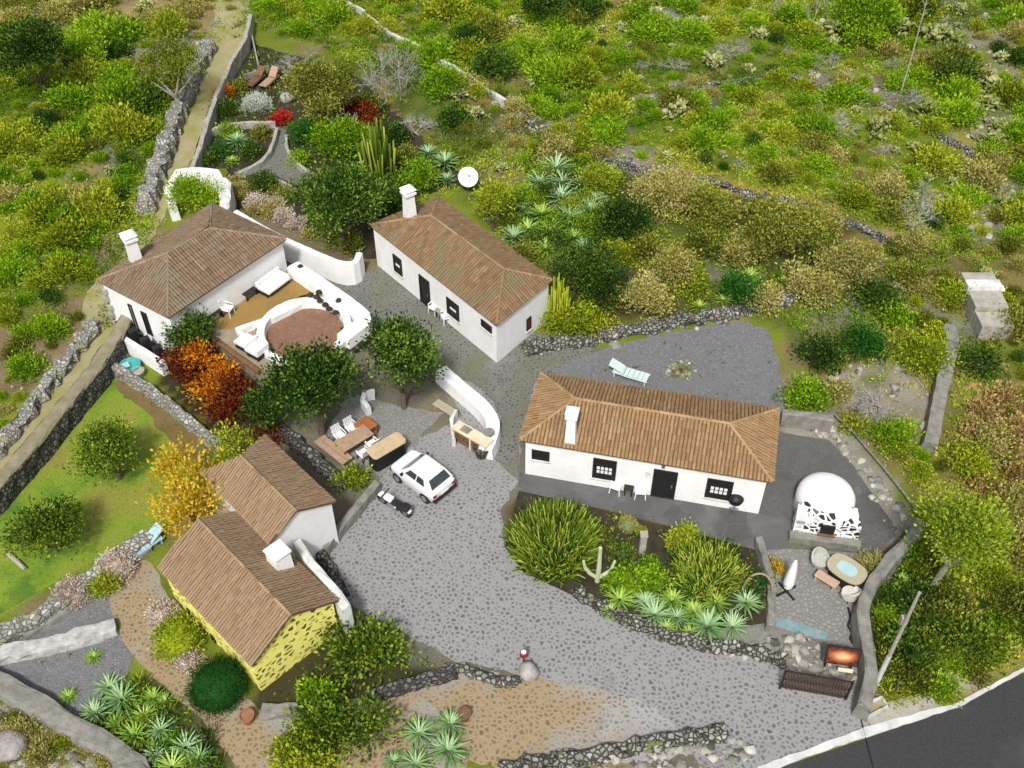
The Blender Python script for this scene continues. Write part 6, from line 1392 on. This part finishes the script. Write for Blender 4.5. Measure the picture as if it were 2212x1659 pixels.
WILD = [ # name of the place, polygon, spacing in survey units, weights
 ('on the slope left of the long dry stone wall', [(0, 70), (230, 80), (420, 110), (405, 180), (330, 330), (290, 430), (200, 540), (200, 610), (0, 700)], 34, dict(bright=8, yellow=6, dark=2, olive=1, cactus=.4, tan=.5), 32),
 ('at the top left beside the track', [(0, -10), (520, -10), (500, 40), (430, 80), (230, 70), (0, 50)], 40, dict(tan=5, olive=2, cactus=2, dry=2, yellow=1), 26),
 ('on the rough ground left of the footpath', [(0, 740), (120, 700), (180, 680), (0, 930)], 40, dict(olive=2, bright=2, yellow=2, tan=2), 26),
 ('on the upper hillside left of the irrigation channel', [(570, -10), (740, -10), (1080, 215), (930, 150), (800, 95), (570, 70)], 36, dict(bright=8, yellow=5, olive=1, tan=1.5), 26),
 ('on the upper hillside above the narrow house', [(860, -10), (1320, -10), (1320, 330), (1120, 225), (760, -10)], 36, dict(bright=9, yellow=5, olive=1.5, dark=1.5, cactus=2), 30),
 ('in the middle of the upper hillside', [(1320, -10), (1760, -10), (1760, 400), (1560, 370), (1320, 330)], 36, dict(bright=8, yellow=5, olive=1.5, dark=1.5, cactus=4, tan=1.5, dry=1.5), 28),
 ('on the right part of the upper hillside', [(1760, -10), (2220, -10), (2220, 520), (1990, 500), (1760, 420)], 36, dict(bright=6, yellow=4, olive=2, dark=1, cactus=4, tan=2.5, dry=2), 30),
 ('on the slope between channel and narrow house', [(920, 150), (1120, 230), (1380, 360), (1330, 400), (1200, 340), (1060, 380), (1000, 330), (1000, 250)], 34, dict(olive=3, yellow=3, bright=2, cactus=2, tan=2, dry=1), 24),
 ('around the white water tank', [(1930, 540), (2220, 520), (2220, 820), (2090, 820), (2170, 620), (2090, 600), (2030, 760), (1910, 700)], 36, dict(olive=4, yellow=4, tan=3, dark=1, cactus=1), 26),
 ('on the right hillside below the water channel', [(1880, 880), (2010, 960), (2090, 900), (2220, 830), (2220, 1040), (2000, 1040), (1900, 980)], 36, dict(tan=4, yellow=3, olive=3, dry=1, bright=1), 28),
 ('on the verge below the tall bright tree', [(1900, 1290), (2000, 1240), (2220, 1240), (2220, 1390), (2040, 1480), (1910, 1470)], 40, dict(olive=4, dark=3, yellow=2, bright=1), 30),
 ('in the rubble of the lower left corner', [(0, 1500), (140, 1560), (270, 1660), (0, 1660)], 40, dict(olive=3, tan=3, yellow=2, cactus=1), 24),
]
used = {}; placed = []; CAND = []
for place_, poly, gap, wts, rbase in WILD:
    xs = [p[0] for p in poly]; ys = [p[1] for p in poly]; names = list(wts); ww = np.array([wts[k] for k in names]); ww = ww / ww.sum()
    for _ in range(1300):
        x = rg.uniform(min(xs) - 20, max(xs) + 20); y = rg.uniform(min(ys), max(ys))
        if not inpoly(np.array([x]), np.array([y]), poly)[0]: continue
        sq = .55 + .45 * min(1, max(0, y) / 500)
        if any(abs(x - a) < gap * .98 and abs(y - b) < gap * sq * .75 for a, b in placed): continue
        placed.append((x, y)); kd = names[rg.choice(len(names), p=ww)]
        CAND.append((rbase * (.45 + 1.15 * rg.random() ** 2) * (1.15 if kd in ('dry', 'cactus') else 1), x, y, kd, rg.integers(len(KINDS[kd])), place_, rg.uniform(.85, 1.15), rg.uniform(.75, 1.15), rg.uniform(0, 6.28)))
CAND.sort(key=lambda c: -c[0] * (1.6 if c[3] in ('cactus', 'dry') else 1)); rest = {}; nsh = 0
for rp, x, y, kd, pi, place_, k1, k2, rz in CAND:
    pr = KINDS[kd][pi]; g = GH(x, y); s = rp * M_PX(x, y) * 1.15
    if nsh >= 190 and kd != 'cactus':
        me = pr.data; v = np.empty(len(me.vertices) * 3); me.vertices.foreach_get('co', v); v = v.reshape(-1, 3) * np.array([s, s * k1, s * k2]); f = np.empty(len(me.loops), int); me.loops.foreach_get('vertex_index', f)
        ti = np.empty(len(me.polygons)); me.attributes['tint'].data.foreach_get('value', ti)
        rest.setdefault(kd, []).append((np.stack([v[:, 0] * math.cos(rz) - v[:, 1] * math.sin(rz) + g[0], v[:, 0] * math.sin(rz) + v[:, 1] * math.cos(rz) + g[1], v[:, 2] + g[2] - .05], 1), f.reshape(-1, 4), np.clip(ti + rg.uniform(-.15, .15), 0, 1)))
        continue
    if kd != 'cactus': nsh += 1
    if pr.name in used: o = pr.copy(); COL.objects.link(o)
    else: o = pr; used[pr.name] = 1
    o.location = (g[0], g[1], g[2] - .05); o.scale = (s, s * k1, s * k2); o.rotation_euler = (0, 0, rz)
    tag(o, DESC[kd] + ' ' + place_, 'cactus' if kd == 'cactus' else 'shrub', DESC[kd].split(' ')[0] + ' ' + ('cacti' if kd == 'cactus' else 'shrubs') + ' ' + place_)
print('wild shrubs', nsh, 'of', len(CAND))
for kd, parts in rest.items():
    tag(mesh('scrub', *join_arr(parts)[:2], KINDS[kd][0].data.materials[0], join_arr(parts)[2]), kind='stuff')
for ks in KINDS.values():
    for o in ks:
        if o.name not in used: bpy.data.objects.remove(o)

# ------------------------------------------------------------ uncountable cover: plants, turf, stones
def scatter(n, polys, seed, reject=None):
    r = np.random.default_rng(seed); out = []
    X = r.uniform(-62, 62, n); Y = r.uniform(-24, 64, n); px, py = TOPX(X, Y); ok = np.zeros(n, bool)
    for p_ in polys: ok |= inpoly(px, py, p_)
    ok &= (px > -500) & (px < 2700) & (py < 1720)
    if reject:
        for p_ in reject: ok &= ~inpoly(px, py, p_)
    return X[ok], Y[ok], px[ok], py[ok]
FREE = [[(205, 560), (300, 440), (345, 480), (300, 580), (225, 640)], [(640, 480), (700, 480), (780, 520), (770, 545), (700, 545)], [(880, 420), (1000, 400), (960, 440)], [(215, 650), (260, 650), (240, 720), (205, 700)], [(-500, -500), (2700, -500), (2700, 1190), (2300, 1395), (2030, 1490), (1890, 1470), (1890, 1320), (2010, 1150), (1860, 950), (1780, 880), (1700, 700), (1640, 640), (1190, 735), (1010, 400), (880, 240), (690, 95), (560, 70), (430, 100), (290, 440), (200, 560), (200, 640), (-80, 960), (-500, 1250)]]
ROCKY = [[(1330, -20), (1520, -20), (1500, 70), (1390, 90)], [(1320, 190), (1560, 180), (1530, 260), (1400, 270)], [(2080, 100), (2230, 50), (2230, 560), (2090, 540)], [(1790, 800), (1920, 790), (2010, 880), (2000, 960), (1850, 900)], [(1050, 220), (1420, 350), (1400, 400), (1080, 290)], [(240, 80), (440, 70), (430, 130), (330, 260), (250, 200)], [(1740, 150), (1960, 170), (1990, 240), (1830, 250)], [(-80, 720), (120, 690), (200, 700), (0, 960), (-80, 1000)], [(1395, 375), (1560, 392), (1800, 455), (1960, 520), (1940, 560), (1790, 490), (1540, 415), (1390, 400)], [(2050, 560), (2110, 560), (2080, 720), (2040, 700)], [(2140, 560), (2230, 540), (2230, 860), (2170, 840)], [(1890, 660), (1970, 650), (1980, 740), (1900, 745)], [(-40, -60), (540, -60), (500, 40), (430, 75), (230, 60), (-40, 55)]]
def rocky(X, Y):
    px, py = TOPX(X, Y); m = np.zeros(len(X), bool)
    for p_ in ROCKY: m |= inpoly(px + (fbm(X * .5, Y * .5) - .5) * 90, py + (fbm(X * .5 + 9, Y * .5) - .5) * 70, p_)
    return m
X, Y, px, py = scatter(235000, FREE, 21, [[(2090, 620), (2150, 620), (2160, 740), (2085, 740)], [(2000, 960), (2045, 690), (2085, 690), (2030, 960)]])
dn = fbm(X * .3 + 70, Y * .3 + 20); keep = np.random.default_rng(2).random(len(X)) < np.clip((dn - .34) * 6, .14, 1) * (1 - .93 * rocky(X, Y)); X, Y = X[keep], Y[keep]
r = np.random.default_rng(31); n = len(X); per = 8; zz = hill(X, Y); hs = r.uniform(.10, .42, n) * (.3 + 2.2 * np.clip(fbm(X * .35, Y * .35 + 80) - .3, 0, 1)) * np.where((X < -14) & (Y > -2), 1.7, 1.)
th = np.clip(.47 + (fbm(X * .16 + 5, Y * .16 + 60) - .5) * 3.0 + (fbm(X * .9, Y * .9 + 33) - .5) * 1.2 + r.normal(0, .1, n), 0, 1)
off = r.normal(size=(n, per, 3)) * np.array([.55, .55, .0]) * hs[:, None, None] + np.abs(r.normal(size=(n, per, 3))) * np.array([0, 0, .55]) * hs[:, None, None]
C = (np.stack([X, Y, zz], 1)[:, None, :] + off).reshape(-1, 3); D = r.normal(size=(n * per, 3)) * .7 + np.array([0, 0, .7])
v, f = leaves(r, C, D, .15 * r.uniform(.5, 1.5, n * per), .4)
tag(mesh('ground_cover', v, f, L_TURF, np.clip(np.repeat(th, per) + r.normal(0, .1, n * per), 0, 1)), kind='stuff')
LAWNP = [(0, 1060), (130, 935), (240, 800), (470, 965), (430, 1045), (330, 1135), (0, 1318)]
X, Y, px, py = scatter(94000, [LAWNP], 22); n = len(X); r = np.random.default_rng(33)
v, f = leaves(r, np.stack([X, Y, np.full(n, .02)], 1), r.normal(size=(n, 3)) * .5 + np.array([0, 0, .6]), .11 * r.uniform(.6, 1.4, n), .35)
tag(mesh('lawn_tufts', v, f, L_BRIGHT, np.clip(.38 + (fbm(X * .5, Y * .5) - .5) * 2.0 + r.normal(0, .12, n), 0, 1)), kind='stuff')
X, Y, px, py = scatter(4000, [[(1250, 770), (1500, 715), (1650, 700), (1690, 900), (1640, 895), (1190, 830)], [(-50, 1435), (150, 1380), (262, 1366), (280, 1420), (170, 1530)]], 61); n = len(X); per = 7; r = np.random.default_rng(62)
C = np.repeat(np.stack([X, Y, np.full(n, .04)], 1), per, 0) + np.abs(r.normal(size=(n * per, 3))) * np.array([.07, .07, .06])
v, f = leaves(r, C, r.normal(size=(n * per, 3)) + np.array([0, 0, .5]), .12 * r.uniform(.5, 1.4, n * per), .4)
tag(mesh('gravel_weeds', v, f, L_OLIVE, np.clip(r.normal(.3, .2, n * per), 0, 1)), kind='stuff')
SOILP = [[(1095, 1180), (1130, 1075), (1330, 1112), (1635, 1200), (1650, 1330), (1480, 1362), (1250, 1285), (1130, 1230)], [(545, 100), (700, 140), (880, 230), (1000, 400), (880, 420), (700, 400), (640, 340), (600, 270), (510, 380), (420, 362), (435, 290), (500, 150)],
         [(240, 1450), (330, 1470), (490, 1630), (480, 1710), (330, 1670), (180, 1560)], [(420, 690), (560, 800), (640, 850), (560, 930), (480, 930), (350, 830)], [(690, 1320), (940, 1445), (850, 1480), (560, 1530), (640, 1480)], [(830, 1560), (1000, 1540), (1000, 1660), (830, 1660)]]
X, Y, px, py = scatter(94000, SOILP, 23); n = len(X); per = 3; r = np.random.default_rng(34); dn = fbm(X * .6 + 3, Y * .6); k_ = r.random(n) < np.clip((dn - .4) * 6, .05, 1); X, Y = X[k_], Y[k_]; n = len(X)
C = np.repeat(np.stack([X, Y, np.full(n, .05)], 1), per, 0) + np.abs(r.normal(size=(n * per, 3))) * np.array([.12, .12, .16])
v, f = leaves(r, C, r.normal(size=(n * per, 3)) * .6 + np.array([0, 0, .5]), .16 * r.uniform(.6, 1.4, n * per), .5)
tag(mesh('bed_plants', v, f, L_BRIGHT, np.clip(r.normal(.35, .25, n * per), 0, 1)), kind='stuff')
def stones(name, n, polys, seed, s0, s1, mat, wild=False):
    X, Y, px, py = scatter(n, polys, seed); n = len(X); r = np.random.default_rng(seed + 1)
    base = np.array([[-1, -1, -.4], [1, -1, -.4], [1, 1, -.4], [-1, 1, -.4], [-.6, -.6, .6], [.6, -.6, .6], [.6, .6, .6], [-.6, .6, .6]]) * .5
    Q = base[None] + r.normal(size=(n, 8, 3)) * .14; a = r.uniform(0, 6.28, n); c, s = np.cos(a)[:, None], np.sin(a)[:, None]
    Q = np.stack([Q[..., 0] * c - Q[..., 1] * s, Q[..., 0] * s + Q[..., 1] * c, Q[..., 2] * .8], -1) * (s0 + (s1 - s0) * r.random(n) ** 2.2)[:, None, None]
    Q += np.stack([X, Y, (hill(X, Y) if wild else np.zeros(n)) + .05], 1)[:, None]
    F = np.array([(4, 5, 6, 7), (0, 1, 5, 4), (1, 2, 6, 5), (2, 3, 7, 6), (3, 0, 4, 7)]); f = (np.arange(n)[:, None, None] * 8 + F[None]).reshape(-1, 4)
    return tag(mesh(name, Q.reshape(-1, 3), f, mat, np.repeat(np.clip(r.normal(.5, .27, n), 0, 1), 5)), kind='stuff')
STONE_T = m_tint('loose_stone', [(0, (.09, .085, .075)), (.5, (.27, .26, .235)), (1, (.50, .48, .43))], .95, .3, 9)
stones('rubble', 148000, [[(1470 + 36 * math.cos(a), 800 + 24 * math.sin(a)) for a in np.linspace(0, 6.2, 14)], [(1270, 1290), (1450, 1365), (1640, 1395), (1690, 1360), (1780, 1390), (1860, 1440), (1850, 1490), (1690, 1440), (1500, 1400), (1290, 1320)], [(1690, 905), (1790, 910), (1990, 1140), (1930, 1160), (1830, 990), (1760, 935)], [(1080, 1650), (1300, 1628), (1570, 1570), (1640, 1620), (1500, 1700), (1080, 1700)],
       [(0, 1490), (150, 1565), (290, 1665), (200, 1700), (0, 1700)], [(960, 1430), (1130, 1455), (1110, 1475), (980, 1450)]], 41, .10, .42, STONE_T)
stones('hill_stones', 22000, [[(1330, -20), (1520, -20), (1500, 70), (1390, 90)], [(1320, 190), (1560, 180), (1530, 260), (1400, 270)], [(2080, 100), (2230, 50), (2230, 560), (2090, 540)], [(1790, 800), (1920, 790), (2010, 880), (2000, 960), (1850, 900)], [(1050, 220), (1420, 350), (1400, 400), (1080, 290)], [(240, 80), (440, 70), (430, 130), (330, 260), (250, 200)], [(1130, 765), (1280, 735), (1640, 668), (1640, 690), (1290, 755), (1190, 790)], [(1740, 150), (1960, 170), (1990, 240), (1830, 250)]], 43, .08, .5, STONE_T, True)
